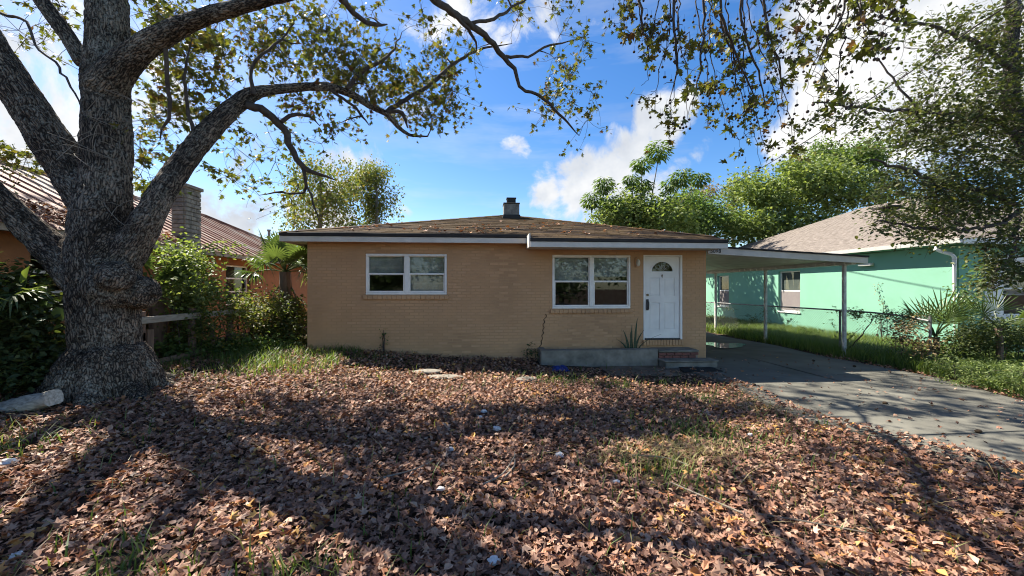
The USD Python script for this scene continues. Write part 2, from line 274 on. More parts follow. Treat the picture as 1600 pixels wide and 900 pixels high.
# ------------------------------------------------------------------ terrain
def sstep(a, b, x):
    t = np.clip((np.asarray(x, float) - a) / (b - a), 0, 1); return t * t * (3 - 2 * t)
def h0(x, y):
    x, y = np.asarray(x, float), np.asarray(y, float)
    return np.where(x < 0, np.clip(-.06 * x, 0, .24) * sstep(1.5, 8, y), np.clip(-.052 * x, -.165, 0))
DR_L, DR_R, DR_Z = 4.25, 8.75, -.125
def drive_left(y): return np.where(np.asarray(y) > 8.6, 4.55, 4.35 + .55 * sstep(5.5, 2.5, y)) + .12 * np.sin(np.asarray(y) * 2.1) * (np.asarray(y) < 8.4)
def drive_right(y): return 8.7 - .9 * sstep(7.2, 3.5, y) + .08 * np.sin(np.asarray(y) * 1.7 + 1)
def h(x, y):
    x, y = np.asarray(x, float), np.asarray(y, float)
    p = np.stack([x * 1.3, y * 1.3, 0 * x], -1)
    z = h0(x, y) + (meshkit.fbm(p, 4, 3) - .5) * .07 * sstep(60, 15, np.hypot(x, y))
    m = (x > DR_L - .1) & (x < DR_R + .1) & (y > -4) & (y < 23)
    inside = sstep(-.25, .15, x - drive_left(y)) * sstep(-.25, .15, drive_right(y) - x)
    return np.where(m, z * (1 - inside) + inside * (DR_Z - .05), z)

def ground_sheet():
    xs = np.unique(np.r_[np.arange(-14, 18.01, .16), -14 - np.geomspace(.5, 400, 26), 18 + np.geomspace(.5, 400, 26)])
    ys = np.unique(np.r_[np.arange(-3, 22.01, .16), -3 - np.geomspace(.5, 400, 26), 22 + np.geomspace(.5, 400, 26)])
    X, Y = np.meshgrid(xs, ys)
    v = np.stack([X, Y, h(X, Y)], -1).reshape(-1, 3)
    i, j = np.meshgrid(np.arange(len(ys) - 1), np.arange(len(xs) - 1), indexing='ij')
    a = i * len(xs) + j
    return v, np.stack([a, a + 1, a + 1 + len(xs), a + len(xs)], -1).reshape(-1, 4)
lawn = obj('ground', ground_sheet(), M['soil'], kind='structure', label='bare brown soil of the front yard under the leaf litter', cat='ground', smooth=True)

# driveway: cast slabs with open joints
drive = thing('driveway', 'grey concrete driveway running under the carport', 'driveway', kind='structure')
joints = [-4, 1.2, 4.3, 7.35, 10.5, 13.6, 16.7, 22]
for a, b in zip(joints[:-1], joints[1:]):
    for side in (0, 1):
        mb = MB(); ys = np.linspace(a + .012, b - .012, 14); xm = 6.6
        L_, R_ = (drive_left(ys), np.full(14, xm - .011)) if side == 0 else (np.full(14, xm + .011), drive_right(ys))
        rows = []
        for t in np.linspace(0, 1, 8): rows.append(np.stack([L_ * (1 - t) + R_ * t, ys, np.full(14, DR_Z) + .006 * np.sin(ys + 3 * t)], -1))
        top = np.array(rows); k = top.reshape(-1, 3); n = len(k)
        i, j = np.meshgrid(np.arange(7), np.arange(13), indexing='ij'); q = i * 14 + j
        f = np.stack([q, q + 14, q + 15, q + 1], -1).reshape(-1, 4)
        loop = np.r_[np.arange(14) * 0 + np.arange(14), (np.arange(1, 8) * 14 + 13), (7 * 14 + np.arange(12, -1, -1)), (np.arange(6, 0, -1) * 14)]
        low = k[loop] - [0, 0, .12]; m = len(loop)
        sd = np.stack([loop, n + np.arange(m), n + (np.arange(m) + 1) % m, np.roll(loop, -1)], -1)
        mb.add(np.vstack([k, low]), np.vstack([f, sd]))
        obj('slab', mb, M['drive'], drive)
# the front walk by the steps
mb = MB(); mb.cbox((2.55, 7.72, -.26), (4.52, 8.95, -.128), .02)
obj('front_walk', mb, M['dirt'], kind='structure', label='pale worn concrete pad in front of the entry steps', cat='pavement')
# puddle
a = np.linspace(0, 2 * np.pi, 40, endpoint=False); pr = 1 + .22 * np.sin(a * 3 + 1) + .12 * np.sin(a * 5)
pv = np.stack([7.25 + .62 * pr * np.cos(a), 11.45 + .55 * pr * np.sin(a), np.full(40, DR_Z + .0105)], -1)
obj('puddle', (np.vstack([pv, [[7.25, 11.45, DR_Z + .0105]]]), [(i, (i + 1) % 40, 40) for i in range(40)]), M['water'], kind='structure', label='shallow puddle on the concrete driveway under the carport', cat='puddle')

# ------------------------------------------------------------------ the tan brick house
WY = 9.1
house = thing('brick_house', 'single storey tan painted brick house with low brown hip roof', 'house')
HX0, HX1, HZ1, HYB = -3.86, 5.33, 2.66, 18.2
OPEN = [(-2.60, -.80, 1.45, 2.37), (1.62, 3.48, 1.12, 2.37), (3.79, 4.74, .38, 2.38)]
def wall_with_holes(x0, x1, z0, z1, holes, y0, y1):
    mb = MB(); xs = sorted({x0, x1, *[t for o in holes for t in o[:2]]}); 
    for a, b in zip(xs[:-1], xs[1:]):
        zz = [z0]; 
        for o in sorted(holes, key=lambda o: o[2]):
            if o[0] <= a and o[1] >= b: zz += [o[2], o[3]]
        zz.append(z1)
        for k in range(0, len(zz), 2): mb.box((a, y0, zz[k]), (b, y1, zz[k + 1]))
    return mb
wall = obj('wall', wall_with_holes(HX0, HX1, -.45, HZ1, OPEN, WY, WY + .2), M['mortar'], house)
mb = MB(); mb.box((HX0, WY + .2, -.45), (HX0 + .2, HYB, HZ1)); mb.box((HX1 - .2, WY + .2, -.45), (HX1, HYB, HZ1)); mb.box((HX0 + .2, HYB - .2, -.45), (HX1 - .2, HYB, HZ1))
obj('side_wall', mb, M['brickpaint'], house)
mb = MB(); mb.box((HX0 + .2, WY + 3.6, .3), (HX1 - .2, WY + 3.7, HZ1)); mb.box((1.0, WY + .2, .3), (1.1, WY + 3.6, HZ1))
obj('inner_wall', mb, M['interior'], house)
mb = MB(); mb.box((HX0 + .2, WY + .2, .2), (HX1 - .2, HYB - .2, .34)); obj('floor', mb, M['interior_floor'], house)
# bricks, running bond, each its own piece; the ones round the entrance are parts, the rest one part
BL, BH, MJ = .203, .0575, .0095
rest = {'brickpaint': MB(), 'brickpaint_b': MB()}; singles = []
def brick(mb, x0, x1, z0, z1, y):
    c = .003
    v = [(x0, y + .02, z0), (x1, y + .02, z0), (x1, y + .02, z1), (x0, y + .02, z1), (x0 + c, y, z0 + c), (x1 - c, y, z0 + c), (x1 - c, y, z1 - c), (x0 + c, y, z1 - c)]
    return mb.add(v, [(4, 5, 6, 7), (0, 1, 5, 4), (1, 2, 6, 5), (2, 3, 7, 6), (3, 0, 4, 7)])
rb = np.random.default_rng(3); allb = []
zc, row = -.42, 0
while zc < HZ1 - .03:
    z1 = min(zc + BH, HZ1 - .002); x = HX0 - (.106 if row % 2 else 0)
    while x < HX1:
        segs = [(max(x, HX0), min(x + BL, HX1))]
        for o in [(a - .002, b + .002, c_ - (.07 if i < 2 else .14), d + .002) for i, (a, b, c_, d) in enumerate(OPEN)]:
            if zc < o[3] - .02 and z1 > o[2] + .02:
                new = []
                for a_, b_ in segs:
                    if b_ <= o[0] or a_ >= o[1]: new.append((a_, b_))
                    else:
                        if a_ < o[0]: new.append((a_, o[0]))
                        if b_ > o[1]: new.append((o[1], b_))
                segs = new
        for a_, b_ in segs:
            if b_ - a_ > .03: allb.append((a_, b_, zc, z1, rb.random(), WY - .003 - .0025 * rb.random()))
        x += BL + MJ
    zc += BH + MJ; row += 1
allb.sort(key=lambda b: (abs((b[0] + b[1]) / 2 - 4.2) + .5 * abs(b[2] - 1.2)) if b[2] > -.1 else 99)
for i, b in enumerate(allb):
    m_ = 'brickpaint' if b[4] < .72 else 'brickpaint_b'
    if i < 300: obj('brick', brick(MB(), *b[:4], b[5]), M[m_], wall)
    else: brick(rest[m_], *b[:4], b[5])
for k in rest: tag(obj('brickwork', rest[k], M[k], wall), kind='stuff')
# stepping crack from the sill down to the planter
mb = MB(); cz = np.linspace(1.0, .18, 14); cx = 1.47 - .15 * (1 - (cz - .18) / .82) + np.where(np.arange(14) % 2, .028, -.016) + rb.normal(0, .012, 14); cw = .006 + .006 * rb.random(14)
for i in range(13): mb.hull([(cx[k] + s_ * cw[k], y_, cz[k]) for k in (i, i + 1) for s_ in (-1, 1) for y_ in (WY - .0105, WY - .002)])
obj('wall_crack', mb, M['crack'], house)

def double_hung(x0, x1, z0, z1, y, units, parent, fr='frame', blind=None, depth=.09, name='window', fw=.05):
    """twin single-hung window unit set in the opening: frame, mullions, sashes, four panes"""
    mb = MB(); y0, y1 = y - .012, y + depth
    mb.cbox((x0, y0, z1 - fw), (x1, y1, z1), .008); mb.cbox((x0, y0, z0), (x1, y1, z0 + fw), .008)
    mb.cbox((x0, y0, z0 + fw), (x0 + fw, y1, z1 - fw), .008); mb.cbox((x1 - fw, y0, z0 + fw), (x1, y1, z1 - fw), .008)
    w = (x1 - x0) / units
    for k in range(1, units): mb.cbox((x0 + w * k - .055, y0 + .003, z0 + fw), (x0 + w * k + .055, y1, z1 - fw), .008)
    win = obj(name, mb, M[fr], parent)
    zm = (z0 + z1) / 2 + .01
    for k in range(units):
        a = x0 + w * k + (fw if k == 0 else .055); b = x0 + w * (k + 1) - (fw if k == units - 1 else .055)
        up, lo = MB(), MB(); t = .028
        up.cbox((a, y + .03, zm - .02), (b, y + .062, zm + .02), .004)
        up.cbox((a, y + .032, z1 - fw - t * .5), (b, y + .06, z1 - fw), .004); up.cbox((a, y + .032, zm + .02), (a + t * .5, y + .06, z1 - fw - t * .5), .003); up.cbox((b - t * .5, y + .032, zm + .02), (b, y + .06, z1 - fw - t * .5), .003)
        lo.cbox((a, y + .012, z0 + fw), (b, y + .029, z0 + fw + t * 1.3), .004); lo.cbox((a, y + .012, z0 + fw + t * 1.3), (a + t, y + .029, zm - .02), .003); lo.cbox((b - t, y + .012, z0 + fw + t * 1.3), (b, y + .029, zm - .02), .003)
        lo.cbox((a, y + .012, zm - .02), (b, y + .0285, zm + .014), .003)
        for q in (.3, .7): lo.box((a + (b - a) * q - .02, y + .004, z0 + fw + .008), (a + (b - a) * q + .02, y + .012, z0 + fw + .02))
        obj('upper_sash', up, M[fr], win); obj('lower_sash', lo, M[fr], win)
        g1, g2 = MB(), MB()
        g1.box((a + t * .5, y + .044, zm + .02), (b - t * .5, y + .047, z1 - fw - t * .5)); g2.box((a + t, y + .019, z0 + fw + t * 1.3), (b - t, y + .022, zm - .02))
        obj('pane', g1, M['glass'], win); obj('pane', g2, M['glass'], win)
        if blind is not None and blind[k] < 1:
            zb = z0 + (z1 - z0) * blind[k]; s = MB()
            for zz in np.arange(z1 - .06, zb, -.026): s.hull([(a + .01, y + .10, zz), (b - .01, y + .10, zz), (a + .01, y + .118, zz - .02), (b - .01, y + .118, zz - .02), (a + .01, y + .101, zz + .002), (b - .01, y + .119, zz - .018)])
            s.box((a + .01, y + .1, zb - .02), (b - .01, y + .125, zb)); obj('blind', s, M['blind'], win)
    return win
double_hung(*OPEN[0], WY + .01, 2, house, blind=(.5, .06))
double_hung(*OPEN[1], WY + .01, 2, house, blind=(.5, .62))
for (a, b, z0, z1) in OPEN[:2]:
    mb = MB(); n = int(round((b - a + .1) / .105)); st = (b - a + .1) / n
    for k in range(n): mb.cbox((a - .05 + st * k + .002, WY - .045, z0 - .1), (a - .05 + st * (k + 1) - .002, WY + .04, z0 - .014), .005)
    obj('window_sill', mb, M['brickpaint'], house)
# furniture glimpsed in the right room
mb = MB(); mb.box((1.75, WY + 1.2, .34), (2.4, WY + 1.9, 1.15)); mb.box((1.7, WY + 1.15, 1.42), (2.45, WY + 1.95, 1.47)); obj('room_shelf', mb, M['black'], house)

# entry door
dx0, dx1, dz0, dz1 = OPEN[2]
door = None
mb = MB(); jw = .035
mb.cbox((dx0, WY - .01, dz0), (dx0 + jw, WY + .12, dz1), .005); mb.cbox((dx1 - jw - .02, WY - .01, dz0), (dx1, WY + .12, dz1), .005); mb.cbox((dx0 + jw, WY - .008, dz1 - jw), (dx1 - jw - .02, WY + .12, dz1), .005)
a, b, z0, z1 = dx0 + jw + .003, dx1 - jw - .023, dz0 + .035, dz1 - jw - .003
from shapely.geometry import Polygon, box as sbox, Point
cx = (a + b) / 2; fz = z1 - .36
fan = Polygon([(cx + .27 * math.cos(t), fz + .25 * math.sin(t)) for t in np.linspace(0, math.pi, 25)])
def xz_extrude(poly, y0, y1):
    m = trimesh.creation.extrude_polygon(poly, y1 - y0, engine='earcut'); v = np.array(m.vertices)
    return np.stack([v[:, 0], y1 - v[:, 2], v[:, 1]], -1), np.array(m.faces)
panels = [(a + .12, cx - .05, z0 + 1.0, fz - .14), (cx + .05, b - .12, z0 + 1.0, fz - .14), (a + .12, cx - .05, z0 + .2, z0 + .84), (cx + .05, b - .12, z0 + .2, z0 + .84)]
slab = sbox(a, z0, b, z1).difference(fan)
for p in panels: slab = slab.difference(sbox(p[0], p[2], p[1], p[3]))
dm = MB(); dm.add(*xz_extrude(slab, WY + .02, WY + .06))
door = obj('door', dm, M['door'], house)
obj('door_frame', mb, M['frame'], door)
for p in panels:
    q = MB(); q.hull([(x, y, z) for (i, y) in ((0, WY + .034), (.035, WY + .026)) for x in (p[0] + i, p[1] - i) for z in (p[2] + i, p[3] - i)] + [(x, WY + .055, z) for x in p[:2] for z in p[2:]])
    obj('door_panel', q, M['door'], door)
rim = fan.buffer(.022).difference(fan.buffer(-.012)); q = MB(); q.add(*xz_extrude(rim, WY + .008, WY + .022)); obj('fan_light_rim', q, M['door'], door)
q = MB(); q.add(*xz_extrude(fan, WY + .035, WY + .04)); obj('fan_light', q, M['glass'], door)
q = MB()
for t in (40, 65, 90, 115, 140): q.tube([(cx + r * math.cos(math.radians(t)), WY + .031, fz + r * math.sin(math.radians(t))) for r in (.04, .25)], .003, 4)
for cc in (-.1, .02, .12): q.tube([(cx + cc + .05 * math.cos(t), WY + .031, fz + .11 + .045 * math.sin(t)) for t in np.linspace(0, 6.3, 14)], .003, 4)
obj('fan_light_lead', q, M['trim'], door)
q = MB(); q.hull([(cx + x, WY + .012, fz - .09 + z) for x, z in ((0, .045), (.02, 0), (0, -.06), (-.02, 0))] + [(cx + x * .6, WY, fz - .09 + z * .6) for x, z in ((0, .045), (.02, 0), (0, -.06), (-.02, 0))] + [(cx, WY + .02, fz - .09)]); obj('door_knocker', q, M['brass'], door)
q = MB(); q.cyl((a + .07, WY + .02, z0 + 1.02), (a + .07, WY - .005, z0 + 1.02), .028, 14); obj('deadbolt', q, M['brass'], door)
q = MB(); q.cbox((a + .035, WY - .002, z0 + .66), (a + .1, WY + .02, z0 + .92), .012); q.tube([(a + .068, WY - .005, z0 + .87), (a + .07, WY - .05, z0 + .86), (a + .07, WY - .055, z0 + .8), (a + .072, WY - .045, z0 + .7), (a + .07, WY - .002, z0 + .69)], .014, 8); obj('door_handle', q, M['darkmetal'], door)
q = MB(); q.cbox((a - .002, WY - .03, dz0), (b + .002, WY + .1, dz0 + .032), .006); obj('threshold', q, M['darkmetal'], door)
# rowlock course under the door
mb = MB(); n = 14; st = (dx1 - dx0 + .04) / n
for k in range(n):
    q = MB(); q.cbox((dx0 - .02 + st * k + .004, WY - .05, dz0 - .13), (dx0 - .02 + st * (k + 1) - .004, WY + .05, dz0 - .004), .004)
    obj('rowlock_brick', q, M['brickpaint'], house)
# wall lamp
sc = MB(); a_ = np.linspace(0, 2 * np.pi, 24, endpoint=False)
pv = [(3.63 + .062 * math.cos(t) * k, y, 2.2 + .13 * math.sin(t) * k) for (k, y) in ((1, WY - .008), (1, WY - .022), (.8, WY - .035)) for t in a_]; sc.hull(pv)
lamp = obj('wall_lamp', sc, M['brickpaint_b'], house)
sp = trimesh.creation.icosphere(2, 1.0); sp.vertices *= (.045, .05, .085); sp.apply_translation((3.64, WY - .065, 2.19)); obj('lamp_globe', sp, M['sconce_glass'], lamp, smooth=True)

# roof
ZE, YE, XE0, XE1 = 2.78, 8.8, -4.29, 5.36
AP = (.85, 13.65, 4.10); SL = (AP[2] - ZE) / (AP[1] - YE); YP = 8.33; XP = 1.02
def roof_z(y): return ZE + SL * (y - YE)
mb = MB(); mb.hull([(x, y, z) for x in (XE0, XE1) for y in (YE, 18.6) for z in (ZE - .055, ZE)] + [AP, (AP[0], 13.9, AP[2])])
roof = obj('roof', mb, M['shingle'], house)
mb = MB(); mb.hull([(x, y, roof_z(y) + dz) for x in (XP, XE1) for y in (YP, YE + .03) for dz in (-.055, -.001)]); obj('porch_roof', mb, M['shingle'], roof)
def hip_x(y): # left and right limits of the front plane
    t = (y - YE) / (AP[1] - YE); return XE0 + t * (AP[0] - XE0), XE1 + t * (AP[0] - XE1)
sm = MB(); y = YP + .0; r_ = 0; rs = np.random.default_rng(5)
while y < AP[1] - .1:
    y2 = y + .145; l, r = hip_x(max(y, YE)); l2, r2 = hip_x(max(y2, YE))
    if y < YE - .02: l = l2 = XP
    x = l - (r_ * .11 % .3)
    while x < r:
        w = .3; a, b = max(x, l), min(x + w - .006, r)
        if b - a > .04:
            e = .010 + .006 * rs.random(); a2, b2 = max(a, l2), min(b, r2)
            if b2 - a2 > .01:
                t1, t2 = roof_z(y), roof_z(y2)
                v = [(a, y, t1 + e), (b, y, t1 + e), (b2, y2, t2 + .004), (a2, y2, t2 + .004), (a, y, t1), (b, y, t1)]
                sm.add(v, [(0, 1, 2), (0, 2, 3), (4, 5, 1), (4, 1, 0)])
        x += w
    y = y2; r_ += 1
tag(obj('shingles', sm, M['shingle'], roof), kind='stuff')
mb = MB()
for (a, b) in (((XE0, YE), AP), ((XE1, YE), AP)):
    p0 = np.array([a[0], a[1], ZE + .02]); p1 = np.array(AP) + [0, 0, .02]
    for k in range(20):
        q0, q1 = p0 + (p1 - p0) * k / 20, p0 + (p1 - p0) * ((k + 1) / 20 + .01); d = np.array([.08, -.08 if a[0] > 0 else .08, -.02]); d2 = np.array([.08, .08 if a[0] > 0 else -.08, -.02])
        mb.hull([q0 + [0, 0, .012], q1 + [0, 0, .006], q0 + d2, q0 - d2 * [1, 1, -1], q1 + d2, q1 - d2 * [1, 1, -1], q0 - [0, 0, .02], q1 - [0, 0, .02]])
tag(obj('hip_cap', mb, M['shingle'], roof), kind='stuff')
# eaves: black drip edge, pale fascia, soffit
def eave(x0, x1, y, zt):
    mb = MB(); mb.cbox((x0, y - .025, zt - .065), (x1, y + .012, zt + .012), .006); obj('drip_edge', mb, M['black'], roof)
    mb = MB(); mb.cbox((x0, y - .004, zt - .185), (x1, y + .02, zt - .067), .004); obj('fascia', mb, M['trim'], roof)
eave(XE0 - .02, XP - .012, YE, ZE); eave(XP - .01, XE1 + .02, YP, roof_z(YP))
mb = MB(); mb.cbox((XP - .03, YP + .02, roof_z(YP) - .185), (XP, YE + .02, roof_z(YE) - .02), .004); obj('fascia_return', mb, M['trim'], roof)
mb = MB(); mb.cbox((XE0 - .006, YE + .02, ZE - .185), (XE0 + .02, 18.6, ZE - .057), .004); mb.cbox((XE1 - .02, YP + .02, roof_z(YP) - .17), (XE1 + .006, 18.6, ZE - .14), .004); obj('side_fascia', mb, M['trim'], roof)
mb = MB(); mb.box((XE0 + .02, YE + .02, ZE - .14), (HX0 + .004, 18.4, ZE - .12)); mb.box((HX0 + .004, YE + .02, ZE - .14), (XP - .03, WY + .004, ZE - .12)); mb.box((XP, YP + .02, roof_z(YP) - .16), (XE1 - .02, WY + .004, roof_z(YP) - .14)); obj('soffit', mb, M['soffit'], roof)
# raised eave of the rear roof seen over the carport
mb = MB(); mb.cbox((5.3, 10.5, 2.80), (6.72, 16.5, 2.845), .006); q = obj('rear_eave', mb, M['black'], roof); mb = MB(); mb.cbox((5.3, 10.53, 2.69), (6.68, 10.57, 2.798), .004); obj('rear_fascia', mb, M['trim'], q)
# chimney
cxx, cyy = .93, 12.75
mb = MB(); zb = roof_z(cyy - .3) - .1
mb.hull([(cxx + sx * w, cyy + sy * w, z) for (w, z) in ((.30, zb), (.265, 3.92), ) for sx in (-1, 1) for sy in (-1, 1)]); ch = obj('chimney', mb, M['black'], roof)
mb = MB(); mb.cbox((cxx - .245, cyy - .245, 3.9), (cxx + .245, cyy + .245, 4.27), .01); obj('chimney_stack', mb, M['block'], ch)
mb = MB(); mb.cbox((cxx - .262, cyy - .262, 4.265), (cxx + .262, cyy + .262, 4.30), .008); mb.cbox((cxx - .14, cyy - .14, 4.3), (cxx + .14, cyy + .14, 4.47), .008); mb.cbox((cxx - .155, cyy - .155, 4.455), (cxx + .155, cyy + .155, 4.485), .005); obj('chimney_cap', mb, M['black'], ch)

# planter kerb, steps
planter = thing('planter', 'low grey concrete planter kerb under the right window', 'planter')
mb = MB(); mb.cbox((1.27, 8.58, -.2), (3.92, 8.74, .245), .02); obj('front_kerb', mb, M['concrete'], planter); mb = MB(); mb.cbox((1.27, 8.745, -.2), (1.42, WY - .012, .235), .015); obj('side_kerb', mb, M['concrete'], planter)
mb = MB(); mb.box((1.425, 8.745, -.2), (3.9, WY - .012, .17)); obj('planting_soil', mb, M['soil'], planter)
steps = thing('entry_steps', 'two brick and concrete entry steps below the white door', 'steps')
mb = MB(); mb.cbox((3.93, 8.62, -.2), (4.86, WY - .055, .165), .01); obj('upper_step', mb, M['concrete'], steps)
for r in range(2):
    for k in range(5):
        w = .186; x0 = 3.935 + w * k - (0 if r else .06); q = MB(); q.cbox((max(x0, 3.935), 8.585, .03 + r * .066), (min(x0 + w - .012, 4.86), 8.618, .03 + r * .066 + .056), .004); obj('brick', q, M['redbrick'], steps)
mb = MB(); mb.cbox((3.93, 8.585, .165), (4.87, WY - .055, .205), .01); obj('tread', mb, M['concrete'], steps)
mb = MB(); mb.cbox((3.93, 8.26, -.22), (5.1, 8.582, -.0), .015); obj('lower_step', mb, M['concrete'], steps)
mb = MB(); mb.cbox((3.90, 8.235, .002), (5.12, 8.583, .032), .01); obj('lower_tread', mb, M['concrete'], steps)

def blanket(x0, x1, y0, y1, zf, th, amp, n=24, seed=0):
    xs, ys = np.linspace(x0, x1, n), np.linspace(y0, y1, n); X, Y = np.meshgrid(xs, ys)
    nz = meshkit.fbm(np.stack([X * 9, Y * 9, 0 * X + seed], -1), 3, seed)
    r = np.maximum(abs((X - (x0 + x1) / 2) / (x1 - x0) * 2), abs((Y - (y0 + y1) / 2) / (y1 - y0) * 2)) ** 4
    Z = zf(X, Y) + th + amp * nz * (1 - r)
    J = (meshkit.noise(np.stack([X * 6, Y * 6, 0 * X + 5], -1), seed) - .5) * (x1 - x0) * .22
    v = np.stack([X + J, Y + J * .5, Z], -1).reshape(-1, 3)
    i, j = np.meshgrid(np.arange(n - 1), np.arange(n - 1), indexing='ij'); q = i * n + j
    f = np.stack([q, q + 1, q + n + 1, q + n], -1).reshape(-1, 4)
    low = v - [0, 0, th]; f2 = f[:, ::-1] + len(v)
    lp = np.r_[np.arange(n), np.arange(1, n) * n + n - 1, (n - 1) * n + np.arange(n - 2, -1, -1), np.arange(n - 2, 0, -1) * n]
    sd = np.stack([lp, lp + len(v), np.roll(lp, -1) + len(v), np.roll(lp, -1)], -1)
    return np.vstack([v, low]), np.vstack([f, f2, sd])
obj('door_mat', blanket(4.15, 5.0, 7.82, 8.2, lambda x, y: np.maximum(h(x, y), -.118) + .004, .016, .03), M['matrubber'], label='crumpled black door mat on the ground below the steps', cat='door mat', smooth=40)
obj('blue_rag', blanket(1.42, 1.76, 7.8, 8.1, lambda x, y: h(x, y) + .03, .012, .10, seed=4), M['rag'], label='crumpled blue cloth lying in the leaves before the planter', cat='rag', smooth=60)

# ------------------------------------------------------------------ carport
car = thing('carport', 'white flat roofed metal carport on slim posts beside the brick house', 'carport')
CY0, CY1, CX0, CX1 = 9.05, 15.6, 5.37, 9.44
def cz(x): return 2.545 - (x - CX0) * (2.545 - 2.33) / (CX1 - CX0)
npan = 22
for k in range(npan):
    y0 = CY0 + .05 + (CY1 - CY0 - .1) * k / npan; y1 = CY0 + .05 + (CY1 - CY0 - .1) * (k + 1) / npan - .006
    prof = [(y0, 0), (y0 + .04, 0), (y0 + .055, -.045), (y1 - .055, -.045), (y1 - .04, 0), (y1, 0)]; mb = MB(); v, f = [], []
    for i, (yy, dz) in enumerate(prof):
        for x in (CX0, CX1 - .05): v += [(x, yy, cz(x) + dz - .03), (x, yy, cz(x) + dz - .024)]
    for i in range(5):
        a = i * 4; f += [(a, a + 4, a + 6, a + 2), (a + 1, a + 3, a + 7, a + 5)]
    obj('roof_panel', mb.add(v, f), M['carportwhite'], car)
def beam(mb, p, q, t0, t1, hgt): # sloped box between (x,y) points, top at cz
    (xa, ya), (xb, yb) = p, q
    return mb.hull([(x, y, cz(x) + z) for x in (xa, xb) for y in (ya, yb) for z in (t0, t0 - hgt)])
mb = MB(); beam(mb, (CX0 - .02, CY0), (CX1, CY0 + .045), .02, 0, .15); obj('front_fascia', mb, M['trim'], car)
mb = MB(); beam(mb, (CX0 - .1, CY0 - .02), (CX1 + .015, CY0 + .09), .062, 0, .04); obj('front_flashing', mb, M['black'], car)
mb = MB(); beam(mb, (CX0 - .02, CY1 - .045), (CX1, CY1), .02, 0, .13); obj('rear_fascia', mb, M['trim'], car)
mb = MB(); beam(mb, (CX1 - .045, CY0 + .047), (CX1, CY1 - .047), .02, 0, .15); obj('side_fascia', mb, M['trim'], car)
mb = MB(); beam(mb, (9.10, CY0 + .1), (9.2, CY1 - .1), -.079, 0, .09); obj('beam', mb, M['carportwhite'], car)
for y in (9.4, 12.2, 14.95):
    mb = MB(); mb.cbox((9.115, y - .037, -.3), (9.19, y + .037, cz(9.15) - .16), .008); p = obj('post', mb, M['postpaint'], car)
    mb = MB(); mb.cbox((9.07, y - .06, cz(9.15) - .175), (9.235, y + .06, cz(9.15) - .168), .002); obj('post_cap', mb, M['postpaint'], p)
txt = meshkit.text_mesh('3098', .085, .006, bold=True); v = np.array(txt.vertices)
tv = np.stack([v[:, 0] * .9 + CX0 + .03, CY0 - .0005 - v[:, 2], v[:, 1] + cz(CX0) - .105], -1)
obj('house_number', (tv, np.array(txt.faces)), M['black'], car)

# ------------------------------------------------------------------ right neighbour: mint house
mint = thing('mint_house', 'mint green stucco house with grey shingle roof on the right', 'house')
MX, MY0, MY1, MZ = 13.0, 9.9, 25.0, 2.77
mw = [(15.34, 16.54, .60, 2.32), (20.05, 21.05, .62, 2.26)]
from manifold3d import Manifold
def mbox(a, b): return Manifold.cube(np.array(b, float) - np.array(a, float)).translate(np.array(a, float))
body = mbox((MX, MY0, -.5), (25, MY1, MZ)) - mbox((MX + .22, MY0 + .22, .1), (24.8, MY1 - .2, MZ - .05))
for (a, b, c, d) in mw: body -= mbox((MX - .1, a, c), (MX + .4, b, d))
FW = (14.3, 16.2, .8, 2.35)
body -= mbox((FW[0], MY0 - .1, FW[2]), (FW[1], MY0 + .4, FW[3]))
obj('wall', body, M['mint'], mint)
mb = MB(); mb.box((MX + 3, MY0 + .3, 0.1), (MX + 3.1, MY1 - .3, MZ - .06)); obj('inner_wall', mb, M['interior'], mint)
def rot_win(mb_list, x): pass
class SideMB(MB):
    """a window drawn along +y on a wall that faces -x: swaps the axes of what is added"""
for (a, b, c, d) in mw:
    sub_before = dict(used)
    win = None
    yc = MX + .09
    mb = MB(); fw = .05
    mb.cbox((yc, a, d - fw), (yc + .07, b, d), .006); mb.cbox((yc, a, c), (yc + .07, b, c + fw), .006); mb.cbox((yc, a, c + fw), (yc + .07, a + fw, d - fw), .006); mb.cbox((yc, b - fw, c + fw), (yc + .07, b, d - fw), .006)
    win = obj('window', mb, M['frame'], mint)
    zm = (c + d) / 2 + .02; mb = MB(); mb.cbox((yc + .01, a + fw, zm - .03), (yc + .06, b - fw, zm + .03), .005); obj('meeting_rail', mb, M['frame'], win)
    mb = MB(); mb.box((yc + .03, a + fw, zm + .03), (yc + .034, b - fw, d - fw)); obj('pane', mb, M['glass'], win); mb = MB(); mb.box((yc + .02, a + fw, c + fw), (yc + .024, b - fw, zm - .03)); obj('pane', mb, M['glass'], win)
    obj('shade', MB().box((yc + .075, a + .03, zm), (yc + .08, b - .03, d - .03)), M['shadecloth'], win); obj('screen', MB().box((yc + .012, a + fw + .002, c + fw + .002), (yc + .014, b - fw - .002, zm - .032)), M['screen'], win)
    mb = MB(); mb.cbox((MX - .04, a - .04, c - .06), (MX + .08, b + .04, c - .002), .008); obj('sill', mb, M['frame'], win)
fwn = double_hung(*FW, MY0 + .01, 2, mint, blind=(.4, .4), name='front_window')
mb = MB(); t = .16
mb.cbox((FW[0] - .55, MY0 - .022, FW[2] - t), (FW[1] + t, MY0 - .002, FW[2] - .003), .004); mb.cbox((FW[0] - .55, MY0 - .022, FW[3] + .003), (FW[1] + t, MY0 - .002, FW[3] + t), .004); mb.cbox((FW[0] - .55, MY0 - .02, FW[2] - .003), (FW[0] - .002, MY0 - .002, FW[3] + .003), .004)
obj('window_trim', mb, M['frame'], fwn)
